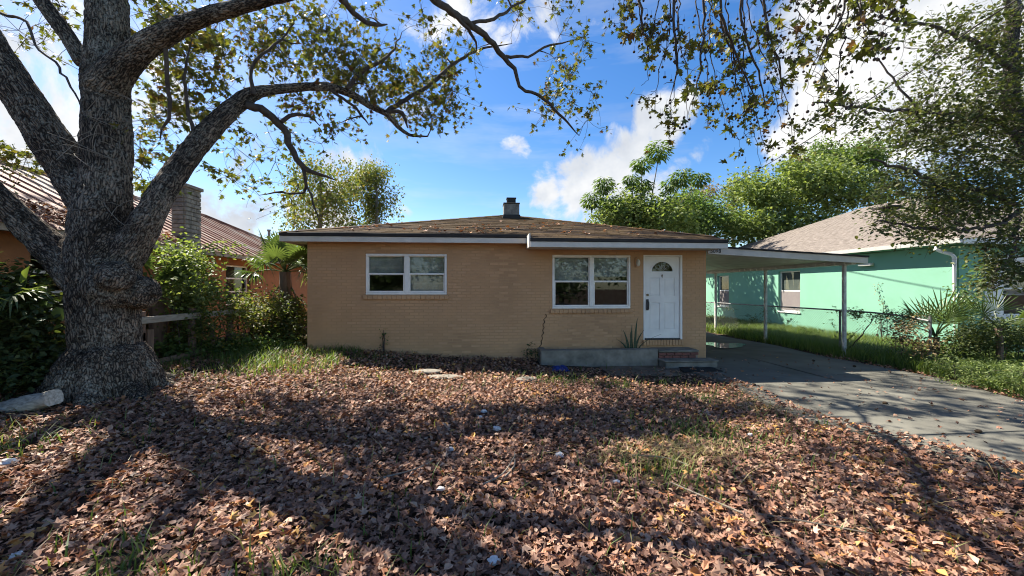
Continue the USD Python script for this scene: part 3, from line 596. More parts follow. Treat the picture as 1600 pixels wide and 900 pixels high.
# roof, gutter, downspout
mb = MB(); MO = .36
mb.hull([(x, y, z) for x in (MX - MO, 25.5) for y in (MY0 - MO, MY1 + MO) for z in (MZ + .04, MZ + .16)] + [(19.2, 16.4, 5.65), (19.2, 18.8, 5.65)])
mroof = obj('roof', mb, M['greyshingle'], mint)
# shingle courses on the plane that faces the yard
sm = MB(); E0 = np.array([MX - MO, 0, MZ + .16]); run = 19.2 - (MX - MO); rise = 5.65 - (MZ + .16)
nc = 46; rs = np.random.default_rng(8)
for k in range(nc):
    t0, t1 = k / nc, (k + 1) / nc
    ya, yb = MY0 - MO + t0 * (16.4 - MY0 + MO), MY1 + MO - t0 * (MY1 + MO - 18.8); ya1, yb1 = MY0 - MO + t1 * (16.4 - MY0 + MO), MY1 + MO - t1 * (MY1 + MO - 18.8)
    x0, x1 = E0[0] + run * t0, E0[0] + run * t1; z0, z1 = E0[2] + rise * t0, E0[2] + rise * t1; y = ya - (k * .13 % .33)
    while y < yb:
        a, b = max(y, ya), min(y + .325, yb); a1, b1 = max(a, ya1), min(b, yb1)
        if b - a > .03 and b1 > a1:
            e = .012 + .008 * rs.random()
            sm.add([(x0 - .004, a, z0 + e), (x0 - .004, b, z0 + e), (x1, b1, z1 + .006), (x1, a1, z1 + .006), (x0 - .004, a, z0), (x0 - .004, b, z0)], [(0, 2, 1), (0, 3, 2), (4, 0, 1), (4, 1, 5)])
        y += .33
tag(obj('shingles', sm, M['greyshingle'], mroof), kind='stuff')
mb = MB(); gx = MX - MO
mb.hull([(gx - .11, y, MZ + .15) for y in (MY0 - MO, MY1)] + [(gx - .005, y, MZ + .15) for y in (MY0 - MO, MY1)] + [(gx - .07, y, MZ + .03) for y in (MY0 - MO, MY1)] + [(gx - .005, y, MZ + .03) for y in (MY0 - MO, MY1)]); obj('gutter', mb, M['frame'], mroof)
mb = MB(); mb.cbox((gx + .0, MY0 - MO - .02, MZ + .0), (25.5, MY0 - MO + .0, MZ + .15), .004); obj('front_fascia', mb, M['frame'], mroof)
mb = MB(); mb.box((gx + .01, MY0 - MO + .01, MZ + .012), (MX + .01, MY1, MZ + .03)); mb.box((MX + .012, MY0 - MO + .01, MZ + .012), (25, MY0 + .01, MZ + .03)); obj('soffit', mb, M['mint'], mroof)
mb = MB(); mb.tube([(gx - .03, MY0 + .25, MZ + .05), (gx - .03, MY0 + .25, MZ - .09), (gx + .1, MY0 + .18, MZ - .17), (MX - .12, MY0 + .08, MZ - .24), (MX - .06, MY0 + .06, MZ - .33), (MX - .06, MY0 + .06, -.1)], .05, 8); obj('downspout', mb, M['frame'], mint)
mb = MB(); mb.cbox((MX - .13, 12.25, 2.34), (MX - .003, 12.72, 2.44), .02); obj('wall_light', mb, M['trim'], mint)
mb = MB(); mb.cbox((17.0, 15.4, 5.03), (17.9, 16.2, 5.09), .01); p = obj('roof_vent', mb, M['black'], mint)

# ------------------------------------------------------------------ left neighbour: orange house with rusty roof
lh = thing('orange_house', 'orange stucco house with rusty metal roof on the left', 'house')
LX, LY0, LY1, LZ = -7.2, 3.2, 17.4, 2.52
lw = [(11.75, 12.95, 1.1, 2.27), (6.9, 8.1, 1.2, 2.2)]
body = mbox((-13, LY0, -.4), (LX, LY1, LZ)) - mbox((-12.8, LY0 + .2, .1), (LX - .22, LY1 - .2, LZ - .05))
for (a, b, c, d) in lw: body -= mbox((LX - .4, a, c), (LX + .1, b, d))
obj('wall', body, M['orange'], lh)
for (a, b, c, d) in lw:
    xx = LX - .1; mb = MB(); fw = .05
    mb.cbox((xx - .06, a, d - fw), (xx, b, d), .006); mb.cbox((xx - .06, a, c), (xx, b, c + fw), .006); mb.cbox((xx - .06, a, c + fw), (xx, a + fw, d - fw), .006); mb.cbox((xx - .06, b - fw, c + fw), (xx, b, d - fw), .006)
    win = obj('window', mb, M['frame'], lh)
    for q in (1 / 3, 2 / 3): zz = c + (d - c) * q; mb = MB(); mb.cbox((xx - .05, a + fw, zz - .022), (xx - .005, b - fw, zz + .022), .005); obj('glazing_bar', mb, M['frame'], win)
    for q in range(3):
        z0, z1 = c + (d - c) * q / 3 + (.022 if q else fw), c + (d - c) * (q + 1) / 3 - (.022 if q < 2 else fw); mb = MB(); mb.box((xx - .03, a + fw, z0), (xx - .026, b - fw, z1)); obj('pane', mb, M['glass'], win)
mb = MB(); mb.box((-10, LY0 + .3, .1), (-9.9, LY1 - .3, LZ - .06)); obj('inner_wall', mb, M['interior'], lh)
LEX, LEZ, LRX, LRZ, LR0, LR1, LE1 = -6.78, 2.56, -9.8, 4.14, 2.4, 14.8, 17.85
mb = MB(); mb.hull([(LEX - .03, 2.5, LEZ - .02), (LEX - .03, LE1 - .03, LEZ - .02), (-12.8, 2.5, LEZ - .02), (-12.8, LE1 - .03, LEZ - .02), (LEX - .03, 2.5, LEZ - .1), (LEX - .03, LE1 - .03, LEZ - .1), (-12.8, 2.5, LEZ - .1), (-12.8, LE1 - .03, LEZ - .1), (LRX, 2.5, LRZ - .025), (LRX, LR1, LRZ - .025)]); lroof = obj('roof', mb, M['fencewood'], lh)
wp = .31; y = 2.45; k = 0
def lslope(t): return LEX + (LRX - LEX) * t, LEZ + (LRZ - LEZ) * t
while y < LE1 - .05:
    y1 = min(y + wp, LE1)
    def top(yy): return 1.0 if yy <= LR1 else max(0.0, (LE1 - yy) / (LE1 - LR1))
    v, f = [], []
    prof = [(0, 0), (.02, .035), (.05, .035), (.07, 0), (.5, .004), (.98, 0)]
    for (u_, dz) in prof:
        yy = y + (y1 - y) * u_; tt = top(yy)
        for t in (-.02, tt): x, z = lslope(t); v.append((x, yy, z + dz + .004))
    for i in range(5): a = i * 2; f += [(a, a + 2, a + 3, a + 1)]
    obj('roof_panel', MB().add(v, f), M['rust'], lroof)
    y = y1; k += 1
mb = MB(); mb.tube([(LRX, 2.4, LRZ + .03), (LRX, LR1, LRZ + .03), (LEX, LE1, LEZ + .03)], .05, 8); obj('ridge_cap', mb, M['rust'], lroof)
mb = MB(); mb.cbox((LEX - .02, 2.5, LEZ - .14), (LEX + .01, LE1, LEZ - .01), .004); obj('fascia', mb, M['wood'], lroof)
# exterior block chimney, laid block by block
chx0, chx1, chy0, chy1 = -7.19, -6.86, 9.76, 10.26
ch = obj('chimney', MB().box((chx0, chy0 + .02, -.2), (chx1 - .02, chy1 - .02, 3.95)), M['block'], lh)
z = 0.; r = 0
while z < 3.95:
    for (a, b) in ([(chy0, (chy0 + chy1) / 2), ((chy0 + chy1) / 2, chy1)] if r % 2 else [(chy0, chy0 + .16), (chy0 + .16, chy1 - .16), (chy1 - .16, chy1)]):
        q = MB(); q.cbox((chx1 - .05, a + .004, z + .004), (chx1 + .004 * (r % 3), b - .004, z + .092), .008); obj('block', q, M['block'], ch)
    q = MB(); q.cbox((chx0 + .02, chy0 - .002 * (r % 3), z + .004), (chx1 - .052, chy0 + .03, z + .092), .008); obj('block', q, M['block'], ch)
    z += .1; r += 1
mb = MB(); mb.cbox((chx0 - .03, chy0 - .04, 3.95), (chx1 + .04, chy1 + .04, 4.03), .012); obj('chimney_cap', mb, M['block'], ch)
mb = MB(); mb.cyl((-7.5, 14.6, 2.8), (-7.5, 14.6, 3.62), .04, 10); mb.cyl((-7.5, 14.6, 3.6), (-7.5, 14.6, 3.66), .06, 10); obj('vent_pipe', mb, M['galv'], lh)

# ------------------------------------------------------------------ plants: leaf shapes
def leaf_star():
    tip = [(0, 1.0), (.50, .72), (.52, .18)]; notch = [(.17, .60), (.22, .33)]
    r = [(0, 1.0), (.16, .58), (.48, .74), (.25, .36), (.54, .16), (.10, .06)]
    l = [(-x, y) for x, y in r[:0:-1]]
    o = np.array(r + l); v = np.vstack([[(0, .3)], o]); z = .22 * np.abs(v[:, 0]) - .10 * v[:, 1] ** 2
    n = len(o); f = [(0, 1 + (i + 1) % n, 1 + i) for i in range(n)]
    return np.c_[v, z], np.array(f)
def leaf_oval(w=.28):
    v = np.array([(0, 0, 0), (w, .35, .06), (w * .8, .7, .04), (0, 1, -.06), (-w * .8, .7, .04), (-w, .35, .06), (0, .5, -.02)])
    return v, np.array([(6, 0, 1), (6, 1, 2), (6, 2, 3), (6, 3, 4), (6, 4, 5), (6, 5, 0)])
def leaf_diamond(w=.3):
    return np.array([(0, 0, 0), (w, .45, .07), (0, 1, -.05), (-w, .45, .07)]), np.array([(0, 1, 2), (0, 2, 3)])
STAR, OVAL, DIAM = leaf_star(), leaf_oval(), leaf_diamond()
# dead leaf: the same outline, curled
_v = STAR[0].copy(); _v[:, 2] = .55 * np.abs(_v[:, 0]) ** 1.5 + .25 * (_v[:, 1] - .4) ** 2 - .05; CURL = (_v, STAR[1])
_v = STAR[0].copy(); _v[:, 2] = -.45 * np.abs(_v[:, 0]) + .18 * np.sin(_v[:, 1] * 5 + _v[:, 0] * 4) + .1; CURL2 = (_v, STAR[1])

_v = leaf_oval(.36)[0]; _v = _v.copy(); _v[:, 2] = 1.1 * _v[:, 0] ** 2 * 2 + .35 * (_v[:, 1] - .5) ** 2; CUP = (_v, leaf_oval()[1])
SHARD = (np.array([(0, 0, 0), (.3, .3, .1), (.12, .85, .05), (-.2, .7, .18), (-.28, .25, .02)]), np.array([(0, 1, 2), (0, 2, 3), (0, 3, 4)]))
def frames(n, rng, droop=.5, flat=.0):
    """random leaf frames: columns side, tip, normal"""
    a = rng.uniform(0, 2 * np.pi, n)
    t = np.stack([np.cos(a), np.sin(a), -droop + rng.normal(0, .5, n)], -1)
    if flat: t[:, 2] = rng.normal(0, 1 - flat, n)
    t /= np.linalg.norm(t, axis=1, keepdims=True)
    up = np.stack([rng.normal(0, .7 * (1 - flat), n), rng.normal(0, .7 * (1 - flat), n), np.ones(n)], -1)
    s = np.cross(t, up); s /= np.linalg.norm(s, axis=1, keepdims=True) + 1e-9
    return np.stack([s, t, np.cross(s, t)], -1)
def leaf_verts(base, pos, size, R):
    return pos[:, None] + size[:, None, None] * np.einsum('nij,kj->nki', R, base[0])
def leaf_mesh(base, pos, size, R):
    V = leaf_verts(base, pos, size, R); n, k = V.shape[:2]
    return V.reshape(-1, 3), (base[1][None] + (np.arange(n) * k)[:, None, None]).reshape(-1, 3), np.repeat(TONE.random(n), k)
TONE = np.random.default_rng(77)

def spline(pts, step=.12):
    p = np.asarray(pts, float); out = []
    q = np.vstack([2 * p[0] - p[1], p, 2 * p[-1] - p[-2]])
    for i in range(len(p) - 1):
        a, b, c, d = q[i:i + 4]; n = max(2, int(np.linalg.norm((c - b)[:3]) / step))
        for t in np.arange(n) / n:
            out.append(.5 * (2 * b + (c - a) * t + (2 * a - 5 * b + 4 * c - d) * t * t + (3 * b - a - 3 * c + d) * t ** 3))
    out.append(p[-1]); return np.array(out)

class Skel:
    """a branch skeleton that grows a twig to each leaf cluster from the nearest branch"""
    def __init__(s, rng): s.p, s.r, s.rng, s.mb = np.zeros((0, 3)), np.zeros(0), rng, MB()
    def path(s, pts4, draw=True, sides=8, step=.12, wob=.012):
        q = spline(pts4, step); q[1:-1, :3] += s.rng.normal(0, wob, (len(q) - 2, 3)); q[:, 3] = np.maximum(q[:, 3], .003)
        s.p = np.vstack([s.p, q[:, :3]]); s.r = np.r_[s.r, q[:, 3]]
        if draw: s.mb.tube(q[:, :3], q[:, 3], sides)
    def sprays(s, cl, k, rad, rng, per, jit=.045):
        """small twigs round each cluster; returns leaf places along them"""
        c = np.repeat(cl, k, axis=0); e = c + rng.normal(0, rad, c.shape); out = []
        base = s.p.copy(); tree_ = cKDTree(base); _, ii = tree_.query(c)
        for a, b, i in zip(c, e, ii):
            a = base[i]; L = np.linalg.norm(b - a)
            if L < .03 or L > 1.2: continue
            n = max(2, int(L / .12)); t = np.linspace(0, 1, n + 1)[:, None]; mid = (a + b) / 2 + rng.normal(0, .12 * L, 3)
            q = (1 - t) ** 2 * a + 2 * t * (1 - t) * mid + t * t * b; s.mb.tube(q, np.linspace(.0045, .002, n + 1), 3, caps=False)
            m = rng.poisson(per); tt = rng.uniform(.35, 1.03, m)[:, None]; out.append((1 - tt) ** 2 * a + 2 * tt * (1 - tt) * mid + tt * tt * b + rng.normal(0, jit, (m, 3)))
        return np.vstack(out)
    def grow(s, cl, up=.25, sides=4, r0=.010, drop=0.0):
        d0 = np.array([np.min(np.linalg.norm(s.p - c, axis=1)) for c in cl]); 
        for c in cl[np.argsort(d0)]:
            d = np.linalg.norm(s.p - c, axis=1) + .3 * np.maximum(0, s.p[:, 2] - c[2]) * (drop == 0)
            i = int(np.argmin(d)); a = s.p[i]; L = np.linalg.norm(c - a)
            if L < .05: continue
            mid = (a + c) / 2 + s.rng.normal(0, .12 * L, 3) + [0, 0, up * L * .4]
            n = max(3, int(L / .13)); t = np.linspace(0, 1, n + 1)[:, None]
            q = (1 - t) ** 2 * a + 2 * t * (1 - t) * mid + t * t * c
            q[1:-1] += s.rng.normal(0, .02 * min(L, 1), (n - 1, 3)); ra = min(s.r[i] * .75, r0 + .012 * L)
            rr = np.linspace(ra, .003, n + 1); s.mb.tube(q, rr, sides, caps=False)
            s.p = np.vstack([s.p, q[1:]]); s.r = np.r_[s.r, rr[1:]]
def zone(rng, u, v, ru, rv, d0, d1, n):
    a = rng.normal(0, 1, (n, 3)); a /= np.linalg.norm(a, axis=1, keepdims=True); a *= rng.random((n, 1)) ** (1 / 3)
    return np.array([W(u + ru * x, v + rv * y, (d0 + d1) / 2 + (d1 - d0) / 2 * z) for x, y, z in a])
def ball(rng, c, r, n):
    a = rng.normal(0, 1, (n, 3)); a /= np.linalg.norm(a, axis=1, keepdims=True); return np.asarray(c) + a * rng.random((n, 1)) ** (1 / 3) * np.asarray(r)
def scatter(rng, cl, per, rad):
    k = rng.poisson(per, len(cl)); c = np.repeat(cl, k, axis=0); return c + rng.normal(0, rad, c.shape) * [1, 1, .8]
def crown(parent, cl, per, rad, size, base, m, rng, name='crown', droop=.5, singles=0, kind='stuff', sv=.3, pos=None):
    pos = scatter(rng, cl, per, rad) if pos is None else pos; n = len(pos); sz = size * (1 + rng.uniform(-sv, sv, n)); R = frames(n, rng, droop)
    order = np.argsort(np.linalg.norm(pos - [0, 0, CAM_H], axis=1)); inview = np.array([], int)
    if singles:
        d = pos[:, 0] * S_ + pos[:, 1] * C_; r = pos[:, 0] * C_ - pos[:, 1] * S_
        vis = (d > .5) & (abs(r / np.maximum(d, .1)) < 800 / F) & ((pos[:, 2] - CAM_H) / np.maximum(d, .1) < 450 / F)
        inview = order[vis[order]][:singles]
    keep = np.setdiff1d(np.arange(n), inview)
    cr = obj(name, leaf_mesh(base, pos[keep], sz[keep], R[keep]), m, parent, kind=kind)
    if singles:
        V = leaf_verts(base, pos, sz, R)
        for i in inview: obj('leaf', (V[i], base[1]), m, cr)
    return cr

# ------------------------------------------------------------------ the big sweetgum
TD = 5.4
gum = thing('sweetgum_tree', 'big thick trunked shade tree with burls at the left of the yard', 'tree')
def px(u, v, d, hw): return [*W(u, v, d), hw * .92 * d / F / math.sqrt(1 + 1.0 * ((u - 800) / F) ** 2)]
rt = np.random.default_rng(11)
trunk = [px(172, 655, TD, 88), px(170, 620, TD, 79), px(166, 575, TD, 68), px(165, 530, TD, 64), px(164, 480, TD, 65), px(163, 430, TD, 68), px(160, 385, TD, 68), px(160, 340, TD, 58), px(165, 280, TD, 48), px(166, 210, TD + .05, 46), px(166, 120, TD + .1, 44), px(168, 20, TD + .2, 40), px(172, -120, TD + .4, 34), px(190, -330, TD + .7, 24), px(230, -560, TD + .9, 12)]
limbs = [
    [px(130, 430, TD, 50), px(90, 395, TD, 40), px(45, 355, TD - .1, 34), px(-10, 300, TD - .3, 30), px(-120, 190, TD - .6, 24), px(-300, 40, TD - 1, 15)],
    [px(150, 330, TD, 44), px(110, 265, TD, 44), px(70, 205, TD - .1, 43), px(28, 140, TD - .2, 42), px(-15, 70, TD - .3, 38), px(-80, -60, TD - .4, 30), px(-130, -260, TD - .4, 18), px(-160, -420, TD - .3, 8)],
    [px(165, 135, TD, 40), px(215, 82, TD - .1, 29), px(275, 45, TD - .2, 21), px(345, 18, TD - .3, 16), px(440, -6, TD - .4, 12), px(560, -40, TD - .5, 12), px(700, -90, TD - .6, 9), px(820, -110, TD - .7, 6)],
    [px(195, 400, TD, 40), px(232, 340, TD, 30), px(262, 288, TD + .15, 26), px(300, 235, TD + .4, 23), px(340, 190, TD + .6, 20), px(380, 155, TD + .85, 17), px(405, 143, TD + 1.0, 12), px(450, 138, TD + 1.3, 9.5), px(510, 135, TD + 1.6, 8), px(550, 148, TD + 1.9, 7.2), px(580, 166, TD + 2.1, 6.5), px(604, 178, TD + 2.2, 5.6), px(620, 196, TD + 2.3, 4.5), px(640, 211, TD + 2.4, 3.2), px(668, 213, TD + 2.5, 1.8)],
    [px(130, 95, TD, 20), px(105, 55, TD, 19), px(70, 8, TD, 18), px(20, -70, TD, 15), px(-40, -200, TD + .2, 9)],
]
parts = []
for L in [trunk] + limbs:
    q = spline(L, .22)
    for a, b in zip(q[:-1], q[1:]):
        sp = [Manifold.sphere(max(x[3] - .008, .012), 20).translate(tuple(x[:3])) for x in (a, b)]
        parts.append(Manifold.batch_hull(sp))
for (u, v, r, dd) in ((180, 432, 30, -.27), (218, 456, 34, .02), (176, 450, 48, -.08)):
    parts.append(Manifold.sphere(r * TD / F / 1.38, 24).translate(tuple(W(u, v, TD + dd))))
base = W(170, 640, TD); base[2] = .1
for k in range(9): # root flare
    a = k * 2 * math.pi / 9 + .25; r1 = .72 + .2 * rt.random(); e = base + [r1 * math.cos(a), r1 * math.sin(a), 0]; e[2] = float(h(e[0], e[1])) - .05
    m_ = base + [.46 * math.cos(a), .46 * math.sin(a), .14]
    s3 = [Manifold.sphere(r, 16).translate(tuple(c)) for c, r in ((base + [.2 * math.cos(a), .2 * math.sin(a), .5], .27), (m_, .17), (e, .07))]
    parts += [Manifold.batch_hull(s3[:2]), Manifold.batch_hull(s3[1:])]
tm = Manifold.batch_boolean(parts, manifold3d.OpType.Add).refine_to_length(.03).to_mesh()
tm = trimesh.Trimesh(tm.vert_properties[:, :3], tm.tri_verts, process=True)
trimesh.smoothing.filter_taubin(tm, lamb=.5, nu=.52, iterations=24)
V = np.array(tm.vertices); Nn = np.array(tm.vertex_normals)
seg, frm, off = [], [], []
for L in [trunk] + limbs: # limb coordinates for the bark: across, across, along
    q = spline(L, .1)[:, :3]; t = np.gradient(q, axis=0); t /= np.linalg.norm(t, axis=1, keepdims=True); a_ = np.cross(t[0], [0, 1.0, 0]); al = np.r_[0, np.cumsum(np.linalg.norm(np.diff(q, axis=0), axis=1))]
    for k in range(len(q)): a_ = a_ - t[k] * (a_ @ t[k]); a_ /= np.linalg.norm(a_); seg.append(q[k]); frm.append((a_.copy(), np.cross(t[k], a_), t[k])); off.append(al[k])
from scipy.spatial import cKDTree
seg, frm, off = np.array(seg), np.array(frm), np.array(off); near_ = cKDTree(seg).query(V)[1]; dlt = V - seg[near_]
BC = np.einsum('nij,nj->ni', frm[near_], dlt); BC[:, 2] += off[near_]
n1 = meshkit.fbm(BC * [17, 17, 5.5] + 40, 3, 2); n2 = meshkit.fbm(V * 2.2, 3, 9)
V = V + Nn * ((np.abs(n1 - .5) * 2) * -.05 + .016 + (n2 - .5) * .07)[:, None] * np.clip(np.linalg.norm(dlt, axis=1) / .25, .1, 1)[:, None]
tr_ = obj('trunk', (V, np.array(tm.faces)), M['bark'], gum, smooth=True)
UsdGeom.PrimvarsAPI(tr_).CreatePrimvar('bark', Sdf.ValueTypeNames.Float3Array, 'vertex').Set(Vt.Vec3fArray.FromNumpy(BC.astype(np.float32)))
sk = Skel(rt)
for L in [trunk] + limbs: sk.path(L, draw=False, wob=0)
def br(*pts): sk.path([px(p[0], p[1], p[2], p[3] * (.72 if i < len(pts) - 1 else .3)) for i, p in enumerate(pts)], sides=7, wob=.012)
# second order branches followed in the photograph
br((604, 176, 7.6, 6), (620, 164, 7.7, 6), (650, 147, 7.9, 5), (682, 125, 8.2, 5), (712, 98, 8.4, 4), (748, 78, 8.6, 3), (800, 68, 8.8, 1.6))
br((606, 175, 7.6, 5), (622, 174, 7.6, 5), (632, 182, 7.65, 4.5), (637, 200, 7.7, 3.5))
br((542, 138, 7.1, 6), (560, 116, 7.2, 6), (586, 100, 7.3, 4.5), (612, 82, 7.5, 3), (628, 50, 7.7, 2))
br((515, 138, 7.0, 4), (545, 160, 7.1, 3.5), (565, 180, 7.2, 3), (577, 196, 7.3, 2))
br((385, 163, 6.2, 12), (412, 174, 6.3, 11), (436, 190, 6.4, 10), (448, 212, 6.5, 9), (457, 238, 6.6, 8), (474, 262, 6.7, 7), (496, 270, 6.8, 5), (525, 282, 7.0, 3))
br((474, 262, 6.7, 5), (478, 290, 6.8, 4), (468, 303, 6.9, 3), (440, 300, 7.0, 3), (405, 305, 7.1, 2))
br((478, 290, 6.8, 3), (490, 320, 6.9, 2.5), (498, 345, 7.0, 2))
br((440, 190, 6.4, 6), (462, 178, 6.5, 5), (484, 182, 6.6, 3), (500, 197, 6.7, 2))
br((396, 148, 6.2, 6), (392, 110, 6.3, 5), (410, 85, 6.4, 4), (440, 60, 6.6, 3), (470, 20, 6.8, 2))
br((303, 228, 5.8, 6), (293, 165, 5.8, 5), (290, 110, 5.8, 4), (300, 60, 5.9, 3))
br((254, 62, 5.25, 7), (261, 95, 5.3, 6), (262, 140, 5.4, 6), (262, 185, 5.5, 5), (250, 220, 5.5, 3))
br((520, -25, 5.0, 9), (545, 10, 5.6, 7), (565, 28, 6.0, 6), (588, 40, 6.4, 5), (605, 38, 6.6, 3.5))
br((640, -70, 4.8, 9), (672, -8, 5.6, 9), (705, 18, 6.2, 8), (735, 38, 6.7, 8), (764, 62, 7.1, 7), (786, 90, 7.4, 6), (803, 108, 7.5, 5), (812, 136, 7.6, 4), (850, 154, 7.8, 3.5), (880, 185, 8.0, 3), (905, 212, 8.2, 2))
br((695, 10, 6.1, 5), (715, 28, 6.3, 4.5), (738, 52, 6.6, 4), (745, 80, 6.8, 2.5))
br((737, 36, 6.7, 4), (770, 28, 6.9, 4), (800, 12, 7.1, 3), (840, -10, 7.3, 2))
br((790, 88, 7.4, 4), (825, 88, 7.6, 3), (860, 70, 7.8, 2.5), (905, 62, 8.0, 1.5))
br((820, -110, 4.7, 6), (930, -120, 4.8, 6), (1060, -90, 5.0, 6), (1180, -80, 5.0, 5), (1300, -90, 4.6, 4), (1400, -100, 4.2, 3))
for a in [(1050, -90, 1055, 60, 1045, 160), (1095, -85, 1100, 40, 1075, 180), (1120, -85, 1130, 40, 1150, 130), (1150, -82, 1165, 60, 1200, 190), (1125, 20, 1150, 90, 1180, 170), (1180, -80, 1205, 60, 1225, 180), (1000, -100, 1000, 30, 1010, 90)]:
    br((a[0], a[1], 5.0, 4), (a[2], a[3], 5.3, 3), ((a[2] + a[4]) / 2 + 6, (a[3] + a[5]) / 2, 5.4, 2.2), (a[4], a[5], 5.5, 1.2))
br((1300, -90, 4.6, 4), (1318, 10, 4.3, 3), (1290, 70, 4.2, 2), (1265, 125, 4.2, 1)); br((1360, -95, 4.2, 3), (1345, -10, 4.0, 2.5), (1352, 60, 3.9, 1.2))
br((0, 20, 5.2, 6), (40, 35, 5.1, 5), (55, 70, 5.0, 4), (90, 105, 4.9, 4), (115, 145, 4.8, 3), (140, 190, 4.7, 2))
Z = [(40, 30, 70, 60, 5.4, 7.5, 16), (40, 240, 60, 40, 6, 7, 5), (290, 120, 90, 110, 5.8, 8.2, 46), (300, 40, 90, 40, 5.5, 7.5, 16), (460, 60, 120, 65, 6.3, 8.5, 44), (570, 110, 70, 65, 7, 9, 26), (480, 205, 65, 60, 6.8, 8.6, 26),
     (550, 40, 60, 50, 6.5, 8, 16), (650, 120, 70, 60, 7.6, 9.4, 24), (690, 180, 45, 30, 7.5, 8.6, 9), (730, 40, 90, 45, 7, 9, 26), (840, 50, 80, 60, 7.4, 9, 22), (885, 150, 45, 60, 7.8, 9, 13), (820, 130, 40, 40, 7.4, 8.4, 7),
     (380, 260, 55, 70, 6.5, 8, 14), (470, 290, 50, 40, 6.8, 7.8, 8), (220, 250, 30, 30, 5.7, 6.5, 4)]
H_ = [(1000, 60, 35, 55, 5, 5.7, 8), (1070, 70, 60, 75, 5, 6, 12), (1060, 170, 45, 35, 5.2, 5.8, 6), (1150, 120, 55, 95, 5, 6, 18), (1205, 170, 40, 75, 5, 6, 16), (1170, 215, 60, 25, 5.2, 5.8, 7), (1330, 40, 50, 60, 3.8, 4.6, 9), (1290, 110, 40, 40, 4.0, 4.8, 4), (1240, 20, 25, 30, 4.2, 4.6, 2)]
clA = np.vstack([zone(rt, *z) for z in Z]); clB = np.vstack([zone(rt, *z) for z in H_])
# the crown above the picture: sampled where it shades the yard, with gaps where the sun reaches the ground
def onto_ground(p): t = (p[:, 2] + .02) / SUN[2]; return p - SUN * t[:, None]
GAPS = [(380, 562, 160, 30), (400, 600, 190, 42), (640, 615, 190, 38), (790, 705, 90, 22), (120, 740, 170, 60), (1120, 690, 120, 26), (1290, 655, 190, 22), (1330, 800, 110, 40), (940, 855, 120, 40), (480, 745, 90, 40), (1480, 660, 120, 22), (330, 860, 120, 40)]
def in_gap(p, k=1.0):
    g = onto_ground(p); d = g[:, 0] * S_ + g[:, 1] * C_; r = g[:, 0] * C_ - g[:, 1] * S_; d = np.maximum(d, .3)
    u, v = 800 + F * r / d, 450 + F * (CAM_H - g[:, 2]) / d
    return np.any([((u - a) / (b * k)) ** 2 + ((v - c) / (e * k)) ** 2 < 1 for a, c, b, e in GAPS], axis=0)
def over(x0, x1, y0, y1, n, t0=0., t1=2.2):
    g = np.c_[rt.uniform(x0, x1, n), rt.uniform(y0, y1, n)]; t = ((CAM_H + .76 * (g[:, 1] + .6)) / (1 - .76 * SUN[1] / SUN[2])) + rt.uniform(t0, t1, n)
    return np.c_[g + (SUN[:2] / SUN[2]) * t[:, None], t]
clC = np.vstack([over(-6.5, 4.5, 1.0, 7.6, 185), over(3.5, 9.5, 2.5, 7.6, 100), ball(rt, (-5, 4.5, 10.5), (4.5, 3.5, 1.6), 40)])
_d = clC[:, 0] * S_ + clC[:, 1] * C_; clC = clC[~in_gap(clC, 1.2) & ((_d < .5) | (450 - F * (clC[:, 2] - CAM_H) / np.maximum(_d, .5) < -45))]
clA = clA[~(in_gap(clA, 1.0) & (rt.random(len(clA)) < .75))]
HANG = []
for (u0, u1, v1, d) in [(965, 975, 35, 5.6), (1000, 1008, 80, 5.4), (1030, 1012, 125, 5.3), (1048, 1026, 175, 5.3), (1060, 1050, 215, 5.3), (1058, 1075, 190, 5.5), (1090, 1110, 200, 5.4), (1100, 1140, 215, 5.5), (1120, 1160, 150, 5.4), (1125, 1180, 225, 5.5), (1150, 1195, 240, 5.4), (1165, 1222, 200, 5.4), (1180, 1215, 110, 5.3), (1190, 1240, 225, 5.6), (1095, 1130, 60, 5.3), (1318, 1266, 125, 4.2), (1325, 1312, 150, 4.3), (1345, 1352, 60, 3.9), (1250, 1255, 32, 4.4), (1360, 1378, 30, 3.9)]:
    k = np.linspace(0, 1, 12); vv = -70 + (v1 + 70) * k; uu = u0 + (u1 - u0) * k ** 1.5 + 5 * np.sin(k * 7 + u0)
    q = np.array([W(a, b, d) for a, b in zip(uu, vv)]); HANG.append(q); sk.path(np.c_[q, np.linspace(.011, .0035, 12)], sides=5, wob=.012)
hp = np.vstack([q[4:] + rt.normal(0, .08, (len(q) - 4, 3)) for q in HANG]); hp = np.vstack([hp, hp[rt.random(len(hp)) < .5] + rt.normal(0, .16, 3)])
sub = hp[rt.random(len(hp)) < .5] + rt.normal(0, .16, (1, 3)) + [0, 0, -.1]; clB = np.vstack([hp, sub])
sk.grow(clA); sk.grow(clB, drop=1, up=-.1); sk.grow(clC, r0=.016)
lpA = sk.sprays(clA, 6, .30, rt, 7.5, .05); lpB = sk.sprays(clB[::3], 2, .11, rt, 5, .04)
lpA = lpA[~in_gap(lpA, 1.0) | (rt.random(len(lpA)) < .4)]
obj('branches', sk.mb, M['twig'], gum, smooth=True)
crown(gum, None, 0, 0, .088, STAR, M['gum'], rt, singles=300, droop=.7, pos=np.vstack([lpA, lpB]), sv=.4)
crown(gum, clC, 32, .36, .15, STAR, M['gum'], rt, name='upper_crown', droop=.5)
# hanging seed balls
mb = MB(); ic = trimesh.creation.icosphere(1, .017)
for p in scatter(rt, clB, 1.2, .1): mb.add(ic.vertices + p, ic.faces); mb.tube([p + [0, 0, .015], p + [.005, 0, .08]], .0016, 3, caps=False)
obj('seed_balls', mb, M['twig'], gum, kind='stuff')
